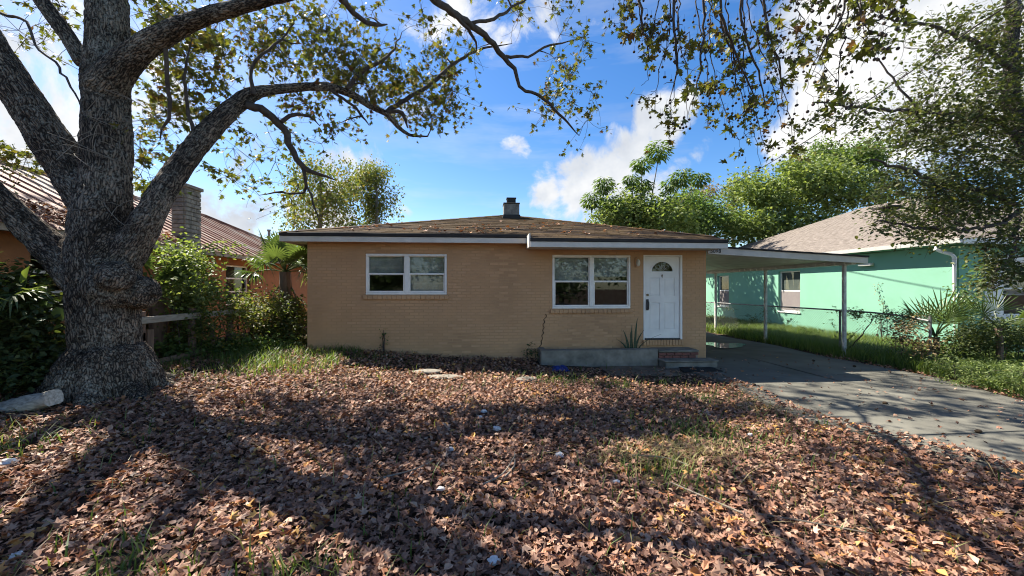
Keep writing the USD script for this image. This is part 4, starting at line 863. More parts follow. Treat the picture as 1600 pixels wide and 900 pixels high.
# bare sprouts and moss on the trunk
mb = MB()
for k in range(26):
    p = W(rt.uniform(95, 235), rt.uniform(90, 330), TD - .35); q = p + [rt.normal(0, .35), -.25 * rt.random(), rt.uniform(-.5, .4)]
    mb.tube(spline(np.array([p + [0, .3, 0], p, (p + q) / 2 + rt.normal(0, .06, 3), q]), .1), .0035, 4, caps=False)
obj('sprouts', mb, M['palebark'], gum, kind='stuff')

# ------------------------------------------------------------------ right oak
oak = thing('oak_tree', 'dark small leaved tree overhanging from the right edge', 'tree')
ro = np.random.default_rng(21)
sk = Skel(ro)
ob = np.array([11.6, 6.3, -.25])
sk.path([[*ob, .24], [*(ob + [-.05, .1, 1.2]), .2], [*(ob + [-.1, .25, 2.4]), .18], [*W(1592, 200, 8.2), .15], [*W(1580, 100, 8.2), .12], [*W(1585, -60, 8.3), .09], [*W(1560, -260, 8.4), .05]], sides=12, wob=.02)
tr = obj('trunk', sk.mb, M['greybark'], oak, smooth=True); sk.mb = MB()
for pts in [[(1590, 220, 8.2, 7), (1560, 190, 8.0, 6), (1500, 180, 7.7, 5), (1430, 175, 7.4, 4), (1350, 168, 7.0, 3), (1270, 160, 6.6, 1.6)],
            [(1590, 320, 8.2, 8), (1540, 300, 7.8, 6), (1480, 290, 7.5, 5), (1420, 265, 7.2, 4), (1360, 250, 7.0, 2)],
            [(1590, 330, 8.1, 7), (1560, 350, 7.6, 5), (1500, 360, 7.2, 4), (1430, 355, 7.0, 3), (1370, 345, 6.8, 1.5)],
            [(1590, 340, 8.1, 6), (1585, 390, 7.6, 4), (1560, 420, 7.3, 2.5), (1550, 440, 7.2, 1.5)],
            [(1582, 110, 8.2, 7), (1530, 70, 8.0, 6), (1470, 45, 7.8, 4), (1400, 30, 7.5, 2.5), (1340, 40, 7.4, 1.3)],
            [(1584, 20, 8.2, 7), (1540, -40, 8.0, 5), (1480, -80, 7.8, 3), (1420, -110, 7.6, 2)],
            [(1430, 175, 7.4, 3), (1400, 130, 7.5, 2.5), (1370, 90, 7.6, 1.6)]]:
    sk.path([px(*p) for p in pts], sides=6, wob=.02)
OZ = [(1570, 150, 55, 150, 7, 9, 105), (1480, 200, 75, 70, 7, 8.6, 70), (1400, 190, 60, 40, 6.8, 8, 20), (1310, 165, 60, 25, 6.4, 7.2, 10), (1440, 80, 70, 50, 7.2, 8.2, 13), (1510, 60, 55, 60, 7.4, 8.6, 20), (1520, 300, 80, 45, 7, 8.4, 75), (1430, 290, 60, 30, 7, 7.8, 24), (1380, 345, 40, 14, 6.7, 7.2, 8), (1480, 345, 70, 20, 6.9, 7.8, 24), (1570, 390, 40, 45, 7, 8, 26), (1560, 445, 28, 18, 7, 7.6, 8), (1600, 280, 30, 100, 8, 9.5, 40)]
clo = np.vstack([zone(ro, *z) for z in OZ] + [ball(ro, (13, 6.5, 7.8), (2.4, 3, 2.2), 80)])
sk.grow(clo, r0=.008); lpo = sk.sprays(clo, 5, .27, ro, 9, .06); obj('branches', sk.mb, M['twig'], oak, smooth=True)
crown(oak, None, 0, 0, .074, OVAL, M['oakleaf'], ro, droop=.3, pos=lpo, sv=.4)

# ------------------------------------------------------------------ background trees
def tree(name, label, basept, top, cl, per, rad, size, m, seed, group=None, thin=3, base=DIAM, bark_='palebark', r0=.2, limbs_=None, droop=.4):
    rng = np.random.default_rng(seed); t = thing(name, label, 'tree', group); s = Skel(rng)
    b, tp = np.array(basept, float), np.array(top, float)
    s.path([[*b, r0], [*(b * .65 + tp * .35 + rng.normal(0, .2, 3)), r0 * .75], [*(b * .3 + tp * .7 + rng.normal(0, .25, 3)), r0 * .5], [*tp, r0 * .2]], sides=9, step=.3)
    obj('trunk', s.mb, M[bark_], t, smooth=True); s.mb = MB()
    for L in (limbs_ or []): s.path(L, sides=6, step=.25, wob=.05)
    cl = cl[::thin]; per *= {1: 1, 2: 1.5, 3: 1.9}[thin]; s.grow(cl, r0=.03); obj('branches', s.mb, M[bark_], t, kind='stuff')
    crown(t, cl, per, rad, size, base, m, rng, droop=droop)
    return t, rng
rg = np.random.default_rng(31)
def zz(*zs): return np.vstack([zone(rg, *z) for z in zs])
def at_ground(u, d): p = W(u, 450, d); p[2] = -.2; return p
# left of the roof: two vine draped trees
t1, _ = tree('vine_draped_tree', 'yellow green vine covered tree behind the left roof corner', at_ground(505, 21), W(500, 275, 21), zz((485, 305, 35, 42, 19, 23, 60), (525, 300, 28, 45, 19, 22, 50), (540, 345, 26, 18, 20, 22, 18), (470, 345, 22, 18, 19, 21, 14), (480, 265, 25, 14, 19, 21, 10)), 62, .40, .15, M['vine'], 41, thin=2, droop=.9)
t1, _ = tree('vine_draped_tree', 'slimmer vine covered tree with drooping bare twigs above the roof', at_ground(580, 23), W(588, 268, 23), zz((585, 270, 24, 16, 22, 24, 22), (572, 290, 26, 20, 22, 24, 22), (583, 325, 11, 28, 22.4, 23.6, 24), (605, 320, 16, 30, 22, 24, 8)), 75, .3, .15, M['vine'], 42, thin=1, droop=.9)
# behind the house, right: leafy mass and tall stalks with leafy heads
t1, _ = tree('leafy_tree', 'round bright green tree rising right behind the house roof', at_ground(1010, 22), W(1005, 305, 22), zz((1000, 335, 60, 38, 20, 24, 120), (960, 345, 40, 22, 20, 23, 40), (1040, 340, 45, 28, 20, 23, 60)), 95, .42, .19, M['bright'], 43)
t1, _ = tree('leafy_tree', 'deeper green bushy tree behind the house beside the carport roof', at_ground(1085, 25), W(1085, 325, 25), zz((1085, 335, 50, 30, 23, 27, 80), (1110, 350, 45, 25, 23, 26, 50), (1060, 320, 22, 20, 23, 25, 20)), 95, .45, .20, M['midgreen'], 44)
t1, _ = tree('dry_tree', 'sparse brownish tree between the leafy trees behind the house', at_ground(1075, 28), W(1080, 292, 28), zz((1085, 300, 28, 12, 27, 29, 16), (1110, 305, 16, 10, 27, 29, 8)), 55, .4, .17, M['palmdead'], 45)
um = thing('umbrella_stalk_tree', 'thin stalked tree with rounded leaf heads above the roof', 'tree')
ru_ = np.random.default_rng(46); root = at_ground(1012, 21.5); mbt, heads = MB(), []
for (u, v, r, d) in [(1029, 236, 19, 21.5), (1003, 257, 14, 21.3), (987, 282, 12, 21.2), (943, 288, 15, 21), (925, 312, 15, 21), (953, 318, 14, 21.2), (1066, 277, 16, 22), (1047, 288, 12, 22), (1094, 279, 12, 22.3), (1006, 290, 12, 21.4)]:
    c = W(u, v + r * .5, d); mbt.tube(spline(np.array([[*root, .07], [*(root * .5 + W(1005, 350, d) * .5), .06], [*W(1000 * .55 + u * .45, 345, d), .045], [*c, .02]]), .5)[:, :3], np.linspace(.08, .02, len(spline(np.array([[*root, .07], [*(root * .5 + W(1005, 350, d) * .5), .06], [*W(1000 * .55 + u * .45, 345, d), .045], [*c, .02]]), .5))), 6)
    heads.append((W(u, v, d), r * d / F))
obj('trunk', mbt, M['palebark'], um, smooth=True)
pos = np.vstack([ball(ru_, c, (r * 1.0, r * 1.0, r * .85), int(300 * (r / .5) ** 1.5)) for c, r in heads]); n = len(pos); ctr = np.vstack([np.repeat([c], int(300 * (r / .5) ** 1.5), 0) for c, r in heads])
t = pos - ctr; t[:, 2] = t[:, 2] * .4 - .22; t /= np.linalg.norm(t, axis=1, keepdims=True) + 1e-9; s_ = np.cross(t, np.array([0, 0, 1.]) + ru_.normal(0, .3, (n, 3))); s_ /= np.linalg.norm(s_, axis=1, keepdims=True)
obj('crown', leaf_mesh(leaf_diamond(.2), pos, .24 * (1 + ru_.uniform(-.3, .3, n)), np.stack([s_, t, np.cross(s_, t)], -1)), M['midgreen'], um, kind='stuff')
t1, _ = tree('leafy_tree', 'wide light green tree behind the mint house roof', at_ground(1240, 27), W(1235, 250, 27), zz((1220, 300, 60, 32, 24, 29, 90), (1270, 275, 50, 32, 24, 29, 80), (1170, 350, 45, 24, 23, 27, 60), (1230, 350, 60, 25, 24, 28, 60), (1320, 300, 45, 40, 25, 29, 70), (1165, 300, 25, 18, 24, 27, 16)), 95, .48, .24, M['bright'], 47, r0=.3)
t1, _ = tree('dark_vine_tree', 'dark vine wrapped tree top above the mint house roof', at_ground(1365, 30), W(1365, 225, 30), zz((1365, 262, 18, 45, 28.5, 31, 50), (1330, 245, 35, 22, 28, 31, 36), (1300, 240, 25, 12, 28, 30, 14), (1390, 300, 25, 20, 28, 31, 18)), 100, .48, .2, M['midgreen'], 48, r0=.3)
t1, _ = tree('dark_vine_tree', 'narrow dark vine column rising behind the carport roof', at_ground(1150, 30), W(1152, 285, 30), zz((1150, 312, 10, 32, 29, 31, 30), (1200, 318, 10, 26, 29, 31, 22)), 90, .35, .18, M['vine'], 49)
t1, _ = tree('hedge_tree', 'low green tree filling the back of the side yard', at_ground(1095, 31), W(1100, 420, 31), zz((1100, 440, 70, 45, 29, 33, 110), (1000, 430, 60, 40, 30, 33, 50)), 90, .6, .24, M['midgreen'], 50)
t1, _ = tree('hedge_tree', 'low tree behind the palm between the two left houses', at_ground(440, 26), W(440, 395, 26), zz((440, 415, 60, 35, 24, 28, 80), (520, 400, 50, 35, 25, 28, 40)), 90, .5, .22, M['vine'], 51)

# across the street, behind the photographer (seen in the window reflections)
road = obj('street', MB().box((-120, -10.5, -.35), (120, -4.5, .02)), M['asphalt'], kind='structure', label='asphalt street in front of the yard', cat='street')
for i, (x, y, s, lab) in enumerate([(-9, -17, 1.0, 'street tree across the road behind the photographer on the left'), (-1, -20, 1.2, 'street tree across the road behind the photographer in the middle'), (7, -16, 1.0, 'street tree across the road behind the photographer near the drive'), (15, -19, 1.3, 'street tree across the road behind the photographer on the right'), (-18, -19, 1.2, 'street tree across the road at the far left')]):
    tree('street_tree', lab, (x, y, 0), (x, y, 6 * s), ball(rg, (x, y, 4.6 * s), (4 * s, 3, 3.2 * s), 90), 60, .7, .42, M['midgreen'], 60 + i, r0=.25)

# ------------------------------------------------------------------ palms
def fan_frond(mb_leaf, mb_stem, base, tipdir, petiole, R, nseg, rng, droop=.25, spread=2.3, width=.045):
    d = np.array(tipdir, float); d /= np.linalg.norm(d); base = np.array(base, float)
    hub = base + d * petiole + [0, 0, -.12 * petiole]
    mb_stem.tube(spline(np.array([base, base + d * petiole * .5 + [0, 0, .04 * petiole], hub]), .15), [.014] * len(spline(np.array([base, base + d * petiole * .5 + [0, 0, .04 * petiole], hub]), .15)), 5)
    s = np.cross(d, [0, 0, 1.0]); s /= np.linalg.norm(s) + 1e-9; nrm = np.cross(s, d)
    for k in range(nseg):
        a = (k / (nseg - 1) - .5) * 2 * spread; L = R * (1 - .28 * abs(a) / spread) * rng.uniform(.9, 1.05)
        dr = d * math.cos(a) + s * math.sin(a) + nrm * .18 * math.cos(a * 1.5); dr /= np.linalg.norm(dr); sd = np.cross(dr, nrm); sd /= np.linalg.norm(sd)
        dv, wv = droop * rng.uniform(.6, 1.5), width * (1.0)
        p1, p2, p3 = hub + dr * L * .45 + [0, 0, -dv * L * .08], hub + dr * L * .78 + [0, 0, -dv * L * .3], hub + dr * L + [0, 0, -dv * L * .62]
        v = [hub, p1 + sd * wv, p1 - sd * wv, p1 + nrm * -.012, p2 + sd * wv * .6, p2 - sd * wv * .6, p3]
        mb_leaf.add(v, [(0, 1, 3), (0, 3, 2), (1, 4, 3), (3, 5, 2), (3, 4, 5), (4, 6, 5)])
def fan_palm(label, base, trunk_h, fronds, m, seed, nseg=26, dead=0, R=.62, pet=.75, group=None, tr=.13, spread=2.1, width=.022, el0=.05):
    rng = np.random.default_rng(seed); t = thing('fan_palm', label, 'palm', group); base = np.array(base, float); top = base + [0, 0, trunk_h]
    mb = MB(); q = spline(np.array([base - [0, 0, .2], base + [.03, 0, trunk_h * .5], top]), .1); mb.tube(q, tr * (1 + .12 * rng.random(len(q))), 10); obj('trunk', mb, M['fencewood'], t)
    for k in range(fronds):
        a = k * 2.4 + rng.uniform(-.3, .3); el = rng.uniform(el0, 1.25); lf, st = MB(), MB()
        fan_frond(lf, st, top, (math.cos(a) * math.cos(el), math.sin(a) * math.cos(el), math.sin(el)), pet * rng.uniform(.75, 1.2), R * rng.uniform(.85, 1.15), nseg, rng, droop=(.3 + .5 * (el < .5)) * (1 if el0 < .2 else .35), spread=spread, width=width)
        p = obj('frond', lf, M[m], t); obj('frond_stem', st, M['palm'], p)
    for k in range(dead):
        a = rng.uniform(0, 6.28); lf, st = MB(), MB(); fan_frond(lf, st, top - [0, 0, .15], (math.cos(a) * .5, math.sin(a) * .5, -.85), pet * rng.uniform(.5, .9), R * .8, 18, rng, droop=.9, spread=1.3, width=.025)
        p = obj('dead_frond', lf, M['palmdead'], t); obj('frond_stem', st, M['palmdead'], p)
    return t
fan_palm('tall fan palm with dead hanging fronds at the brick house corner', (-4.95, 10.4, .15), 1.85, 19, 'palm', 71, dead=11, R=.6)
fan_palm('fan palm leaning behind the ivy covered fence post on the left', (-6.3, 8.2, .1), 1.45, 8, 'palm', 72, dead=3, R=.45)
fan_palm('low fan palm in the dark undergrowth left of the big trunk', (-6.75, 5.3, .1), 1.2, 11, 'palm', 73, dead=3, R=.55)
fan_palm('spiky fan palm in front of the mint wall right of the carport', W(1462, 560, 8.9) * [1, 1, 0] + [0, 0, -.2], .7, 9, 'palm', 74, R=.8, pet=.5, dead=3, spread=1.2, width=.014, el0=.5, tr=.05, nseg=17)
fan_palm('spiky fan palm by the white downspout below the front window', W(1560, 560, 8.4) * [1, 1, 0] + [0, 0, -.2], .95, 7, 'palm', 75, R=.62, pet=.5, dead=0, spread=1.25, width=.013, el0=.3, tr=.05, nseg=17)

# ------------------------------------------------------------------ shrubs, vines, weeds
def shrub(name, label, cat, cl, per, rad, size, m, seed, base=OVAL, ground=None, group=None, droop=.3, stem='twig'):
    rng = np.random.default_rng(seed); t = thing(name, label, cat, group); s = Skel(rng); c = cl.mean(0); gz = cl[:, 2].min() - .3 if ground is None else ground
    for k in range(max(3, len(cl) // 12)):
        p = cl[rng.integers(len(cl))]; b = np.array([p[0] * .7 + c[0] * .3, p[1] * .7 + c[1] * .3, gz]); s.path([[*b, .014], [*(b * .5 + p * .5 + rng.normal(0, .05, 3)), .010], [*p, .005]], sides=5)
    s.grow(cl, r0=.005); obj('stems', s.mb, M[stem], t, kind='stuff'); crown(t, cl, per, rad, size, base, m, rng, name='foliage', droop=droop)
    return t
rs = np.random.default_rng(81)
def zs(*a): return np.vstack([zone(rs, *z) for z in a])
shrub('vine_shrub', 'bright green climbing shrub over the left fence beside the trunk', 'shrub', zs((285, 405, 42, 26, 7.2, 8.6, 30), (285, 450, 52, 26, 7.2, 8.4, 36), (335, 462, 30, 14, 8.0, 9.0, 14), (345, 395, 20, 8, 8.5, 9.2, 4), (300, 485, 22, 20, 7.4, 8, 10)), 44, .17, .075, M['bright'], 82, ground=.1)
shrub('ivy_post', 'dark ivy mass swallowing the fence post right of the trunk', 'ivy', zs((303, 515, 15, 38, 7.6, 8, 26), (300, 470, 20, 15, 7.6, 8.1, 10)), 60, .1, .06, M['midgreen'], 83, ground=.1)
shrub('dry_vine', 'tangled yellowing vine on the left fence below the palm', 'vine', zs((400, 490, 50, 36, 8.4, 10, 46), (430, 500, 35, 35, 9, 10, 24), (370, 490, 40, 25, 8.2, 9.2, 26), (320, 520, 50, 20, 7.4, 8.4, 24)), 34, .16, .065, M['vine'], 84, ground=.1)
shrub('corner_bush', 'dark green bush at the foot of the palm by the house corner', 'bush', zs((445, 490, 22, 30, 9.2, 10, 26), (462, 520, 14, 18, 9, 9.6, 12), (425, 520, 22, 18, 9, 9.8, 12)), 62, .15, .075, M['darkleaf'], 85, ground=.1)
shrub('undergrowth', 'dark tangled undergrowth at the left edge behind the trunk', 'bush', zs((30, 500, 55, 60, 5.0, 6.2, 60), (70, 560, 40, 36, 5.0, 6.0, 36), (20, 570, 40, 30, 4.8, 5.8, 24), (20, 440, 40, 30, 5.4, 6.4, 20)), 48, .14, .085, M['darkleaf'], 86, ground=.1)
shrub('fence_foot_weeds', 'low green weeds along the foot of the left fence', 'weeds', zs((280, 545, 50, 16, 7.2, 8.6, 34), (370, 545, 50, 14, 8, 9.2, 34), (440, 545, 30, 14, 8.4, 9.2, 18)), 40, .13, .09, M['midgreen'], 87, ground=.1)
shrub('hedge', 'dark clipped hedge below the mint house front window', 'hedge', zs((1545, 525, 55, 26, 8.2, 9.4, 70), (1610, 525, 40, 30, 8.2, 9.4, 40), (1500, 540, 22, 16, 8.2, 9, 16)), 80, .13, .05, M['darkleaf'], 88, ground=-.2)
shrub('tall_weeds', 'pale leafy weeds at the right driveway edge', 'weeds', zs((1540, 590, 60, 24, 6.6, 7.6, 44), (1590, 600, 30, 24, 6.2, 7.2, 24), (1490, 575, 30, 20, 7.2, 8.2, 20)), 46, .11, .05, M['bright'], 89, ground=-.2, base=leaf_oval(.2))
shrub('dry_shrub', 'dry brown shrub where the chain link fence meets the palm', 'shrub', zs((1410, 510, 22, 28, 8.6, 9.4, 22), (1440, 540, 20, 18, 8.4, 9, 12)), 34, .12, .06, M['palmdead'], 90, ground=-.2)
shrub('fence_vine', 'thin vine with dark leaves along the chain link top rail', 'vine', np.array([[9.78 + rs.normal(0, .05), y, .93 + rs.normal(0, .06)] for y in rs.uniform(8.3, 10.4, 30)] + [[9.78 + rs.normal(0, .06), y, rs.uniform(.1, .9)] for y in rs.uniform(8.3, 19, 40)]), 20, .07, .055, M['darkleaf'], 91, ground=-.15)
shrub('corner_shrub', 'leafy shrub climbing the mint house front corner', 'shrub', zs((1500, 470, 12, 35, 9.0, 9.5, 10), (1525, 440, 14, 30, 9.0, 9.5, 8)), 26, .14, .08, M['midgreen'], 92, ground=-.2)
shrub('wall_weed', 'small weed climbing the bare brick wall under the left window', 'weed', np.array([[-2.2 + rs.normal(0, .035), WY - .06, z] for z in np.linspace(.28, .66, 6)]), 7, .04, .05, M['midgreen'], 93, ground=.15)
shrub('planter_weed', 'small weed at the left end of the planter kerb', 'weed', np.array([[1.13 + rs.normal(0, .08), WY - .2 + rs.normal(0, .05), z] for z in rs.uniform(.1, .35, 7)]), 14, .05, .055, M['darkleaf'], 94, ground=-.05)
shrub('mint_wall_vine', 'dry vine strand on the mint wall near the carport post', 'vine', np.array([[MX - .05, 12.0 + .12 * math.sin(z * 5), z] for z in np.linspace(.2, 1.8, 14)]), 6, .05, .05, M['palmdead'], 95, ground=-.1)
# big broad leaves left of the trunk
bl = thing('broad_leaf_plant', 'plant with large pale broad leaves against the trunk at left', 'plant')
for (u, v, a, s) in [(56, 457, .2, .36), (66, 478, .05, .34), (92, 490, -.9, .24), (88, 512, .3, .22), (78, 568, .6, .2), (40, 436, 1.2, .4)]:
    c = W(u, v, 5.35); t = np.array([math.cos(a), -.25, math.sin(a)]); t /= np.linalg.norm(t); sd = np.cross(t, [.1, -.6, .75]); sd /= np.linalg.norm(sd); R = np.stack([sd, t, np.cross(sd, t)], -1)[None]
    lf = obj('leaf', leaf_mesh(leaf_oval(.26), (c - t * s * .5)[None], np.array([s]), R), M['broad'], bl, smooth=True)
    q = MB(); q.tube(spline(np.array([[c[0] - .25, c[1] + .3, .15], [c[0] - .25, c[1] + .25, c[2] * .6], c - t * s * .5]), .12), [.008] * len(spline(np.array([[c[0] - .25, c[1] + .3, .15], [c[0] - .25, c[1] + .25, c[2] * .6], c - t * s * .5]), .12)), 5); obj('stalk', q, M['palm'], lf)
# snake plant
sn = thing('snake_plant', 'upright dark bladed plant in the planter left of the door', 'plant')
for (dx, hh, lean, w) in [(0, .62, .02, .03), (.07, .78, .06, .03), (-.06, .5, -.12, .03), (.03, .45, -.03, .035), (.12, .5, .2, .025), (-.1, .3, -.25, .025), (.16, .42, .55, .016)]:
    x0 = 3.42 + dx; ys = 8.9 + .05 * math.sin(dx * 60); q = MB(); ts = np.linspace(0, 1, 7); v = []
    for t in ts:
        ww = w * (1 - t ** 2.2) + .002; xx = x0 + lean * t * t; zz_ = .14 + hh * t * (1 - .12 * abs(lean) * t); v += [(xx - ww, ys, zz_), (xx, ys + .012, zz_), (xx + ww, ys, zz_), (xx, ys - .006, zz_)]
    f = [(i * 4 + j, i * 4 + (j + 1) % 4, i * 4 + 4 + (j + 1) % 4, i * 4 + 4 + j) for i in range(6) for j in range(4)]
    obj('blade', q.add(v, f), M['snake'], sn, smooth=50)

# ------------------------------------------------------------------ fences, cable
fl = thing('rail_fence', 'weathered low fence with pale rail left of the brick house', 'fence')
FX = -5.55
for y in np.arange(6.9, 11.6, 1.15): obj('post', MB().cbox((FX - .05, y - .05, -.1), (FX + .05, y + .05, 1.22), .01), M['fencewood'], fl)
obj('rail', MB().cbox((FX + .052, 6.5, 1.02), (FX + .09, 11.6, 1.13), .006), M['wood'], fl)
obj('lower_rail', MB().cbox((FX + .052, 6.5, .32), (FX + .09, 11.6, .40), .006), M['fencewood'], fl)
rp = np.random.default_rng(4)
for y in (6.62, 6.8, 6.98, 8.5, 9.9, 10.05, 10.9): obj('board', MB().cbox((FX + .02, y, -.05), (FX + .05, y + rp.uniform(.1, .14), rp.uniform(.86, 1.0)), .004), M['fencewood'], fl)
cl_ = thing('chain_link_fence', 'chain link fence along the right side of the driveway', 'fence')
FX2, FY0, FY1, FT, FB = 9.78, 8.0, 20.2, .98, -.12
mb = MB(); q = spline(np.array([[FX2, FY0, FT - .1], [FX2, 9.2, FT], [FX2, 13, FT + .005], [FX2, FY1, FT]]), .4); mb.tube(q, .021, 8); obj('top_rail', mb, M['galv'], cl_)
for y in (8.0, 10.2, 13.1, 16.0, 18.9, 20.2): obj('post', MB().cyl((FX2 + .03, y, -.3), (FX2 + .03, y, FT + .03), .026, 10), M['galv'], cl_)
mb = MB(); st = .075; H = FT - FB
for y in np.arange(FY0 - H, FY1, st):
    for s_ in (1, -1):
        a, b = (y, FB), (y + H, FT)
        if s_ < 0: a, b = (y + H, FB), (y, FT)
        def clip(p, q):
            t0, t1 = 0., 1.
            dy = q[0] - p[0]
            for lo_, sg in ((FY0, 1), (FY1, -1)):
                if sg * (p[0] - lo_) < 0: t0 = max(t0, (lo_ - p[0]) / dy)
                if sg * (q[0] - lo_) < 0: t1 = min(t1, (lo_ - p[0]) / dy)
            return (p[0] + dy * t0, p[1] + (q[1] - p[1]) * t0), (p[0] + dy * t1, p[1] + (q[1] - p[1]) * t1), t1 > t0
        p, q, ok = clip(a, b)
        if ok: mb.tube([(FX2 + s_ * .002, *p), (FX2 + s_ * .002, *q)], .0028, 3, caps=False)
tag(obj('wire_mesh', mb, M['galv'], cl_), kind='stuff')
gt = thing('chain_link_gate', 'chain link gate closing the back of the carport', 'gate')
mb = MB()
for z in (.0, .95): mb.cyl((5.5, 17.2, z), (9.6, 17.2, z), .018, 8)
for x in (5.5, 7.5, 9.6): mb.cyl((x, 17.2, -.15), (x, 17.2, .97), .02, 8)
gf = obj('gate_frame', mb, M['galv'], gt); mb = MB()
for x in np.arange(5.5, 9.6, .08):
    for s_ in (1, -1):
        a, b = (x, 0), (x + s_ * .95, .95); k = min(1, (9.6 - x) / .95 if s_ > 0 else (x - 5.5) / .95)
        if k > .05: mb.tube([(a[0], 17.2 + s_ * .002, 0), (x + s_ * .95 * k, 17.2 + s_ * .002, .95 * k)], .0028, 3, caps=False)
tag(obj('wire_mesh', mb, M['galv'], gt), kind='stuff')
cb = MB(); A, B = W(1085, 312, 21), W(1540, 30, 7.0); t = np.linspace(0, 1.25, 50)[:, None]; pts = A + (B - A) * t; pts[:, 2] -= .35 * (4 * t[:, 0] * (1 - t[:, 0])).clip(0)
obj('utility_cable', cb.tube(pts, .013, 5), M['black'], label='thin black service cable crossing the sky from upper right', cat='cable')

# ------------------------------------------------------------------ small things on the ground
lg = thing('pale_log', 'pale stripped log lying at the left edge before the trunk', 'log')
pts = np.array([[*W(-60, 664, 4.75), .13], [*W(0, 645, 4.7), .125], [*W(40, 632, 4.66), .115], [*W(84, 621, 4.6), .095]]); q = spline(pts, .05)
tb = MB(); tb.tube(q[:, :3], q[:, 3], 18); v, f = tb.arrays(); nn = v - np.array([q[np.argmin(np.linalg.norm(q[:, :3] - p, axis=1)), :3] for p in v]); nn[:, 2] *= 1.0; v = v + nn * ((meshkit.fbm(v * [5, 14, 14], 3, 4) - .5) * .9)[:, None]; v[:, 2] -= .35 * np.maximum(0, nn[:, 2] - .055)
obj('log_body', (v, f), M['paleword'], lg, smooth=50)
def rock(c, s, m, name, label, cat, seed, group=None):
    ic = trimesh.creation.icosphere(2, 1.0); v = np.array(ic.vertices); v = v * (1 + (1.3 if name == 'paper_scrap' else .5) * (meshkit.fbm(v * (2.6 if name == 'paper_scrap' else 1.7) + seed, 3, seed) - .5))[:, None] * s + c
    return obj(name, (v, np.array(ic.faces)), m, label=label, cat=cat, group=group, smooth=40)
rock(W(76, 658, 4.65), (.07, .06, .045), M['stone'], 'stone', 'grey stone under the end of the pale log', 'stone', 1)
def on_ground(u, v, dz=0.):
    z = 0.
    for _ in range(6): p = W(u, v, (CAM_H - z) * F / (v - 450)); z = float(h(p[0], p[1]))
    return np.array([p[0], p[1], z + dz])
for i, (u, v, s, lab) in enumerate([(668, 583, (.28, .16, .035), 'flat pale stone slab at the edge of the house shadow'), (690, 592, (.35, .15, .03), 'long flat stone slab beside the smaller slab near the house'), (822, 596, (.2, .12, .04), 'flat stone before the planter amid grass')]):
    rock(on_ground(u, v, .035), s, M['stone'], 'flat_stone', lab, 'stone', 5 + i)
for i, (u, v, s, lab) in enumerate([(756, 650, .05, 'upper of two small white scraps in the middle of the yard'), (750, 659, .035, 'lower of two small white scraps in the middle of the yard'), (776, 678, .055, 'white crumpled scrap right of the two small scraps'), (703, 712, .045, 'grey white scrap lying in shade left of centre'), (874, 721, .055, 'pale crumpled scrap right of centre in the leaves'), (688, 776, .035, 'tiny bright white scrap in the shaded leaves'), (772, 893, .045, 'white scrap at the bottom edge of the yard'), (14, 733, .07, 'bright white scrap at the left edge of the yard'), (26, 884, .04, 'small white scrap in the lower left corner'), (1172, 687, .035, 'white scrap in the leaves near the driveway'), (963, 764, .035, 'pale scrap on sunlit leaves right of centre')]):
    rock(on_ground(u, v, .06), (s * .8, s * .6, s * .45), M['plastic'], 'paper_scrap', lab, 'litter', 20 + i)
for i, (u, v, lab) in enumerate([(1383, 637, 'dark seed ball lying alone in the middle of the sunlit driveway'), (1529, 683, 'dark seed ball nearest the camera on the driveway at far right'), (1271, 568, 'dark seed ball on the driveway just before the carport shade'), (1335, 577, 'dark seed ball near the right driveway edge by the front post'), (1178, 607, 'dark seed ball at the left driveway edge near the steps')]):
    pp = on_ground(u, v); pp[2] = DR_Z + .02
    rock(pp, (.035, .03, .022), M['crack'], 'seed_pod', lab, 'seed pod', 40 + i, group='seed balls on the driveway')
rk = np.random.default_rng(55)
for i, (u, v, L, a, lab) in enumerate([(780, 745, .6, 1.0, 'bare twig lying among leaves in the middle of the yard'), (795, 738, .5, 1.3, 'second twig crossing beside the middle twig'), (640, 745, .45, .6, 'curved twig in shade left of the yard middle'), (1030, 730, .5, -.6, 'straw coloured twig on the sunlit patch at right'), (1100, 790, .55, 2.2, 'long twig in the lower right leaves'), (1250, 830, .8, -.5, 'thick twig among leaves at lower right')]):
    p = on_ground(u, v, .07); d = np.array([math.cos(a), math.sin(a), .04]) * L; q = spline(np.array([p - d / 2, p + rk.normal(0, .03, 3) * [1, 1, .3], p + d / 2]), .08)
    obj('fallen_twig', MB().tube(q, np.linspace(.008, .004, len(q)), 5), M['palebark'], label=lab, cat='twig')

# ------------------------------------------------------------------ leaf litter and grass
rl = np.random.default_rng(99)
def in_house(x, y): return (x > HX0 - .02) & (x < HX1 + .02) & (y > WY - .02)
def wedge(n, y0, y1, xa=None, rng=rl):
    """points over the yard, as dense near as far"""
    y = rng.uniform(y0, y1, n); x = rng.uniform(-1, 1, n) * (1.45 * y + .8) + .075 * y; return x, y
def patches(x, y, s, seed): return meshkit.fbm(np.stack([x * s, y * s, 0 * x + seed], -1), 3, seed)
green_spots = [(-3.7, 7.8, 1.5, .9), (-4.4, 6.9, 1.1, .6), (-2.6, 8.3, .9, .4), (1.3, 7.0, .9, .35), (2.6, 4.4, .8, .45), (1.6, 3.4, .4, .3), (3.6, 6.0, .5, .3), (-5.0, 4.0, 1.0, .4), (-2.0, 2.4, .35, .2), (-1.0, 2.3, .25, .15), (3.4, 6.9, .5, .2), (2.3, 6.8, .35, .2)]
def green(x, y): return np.max([np.exp(-(((x - a) / b) ** 2 + ((y - c) / d) ** 2)) for a, c, b, d in green_spots], axis=0)
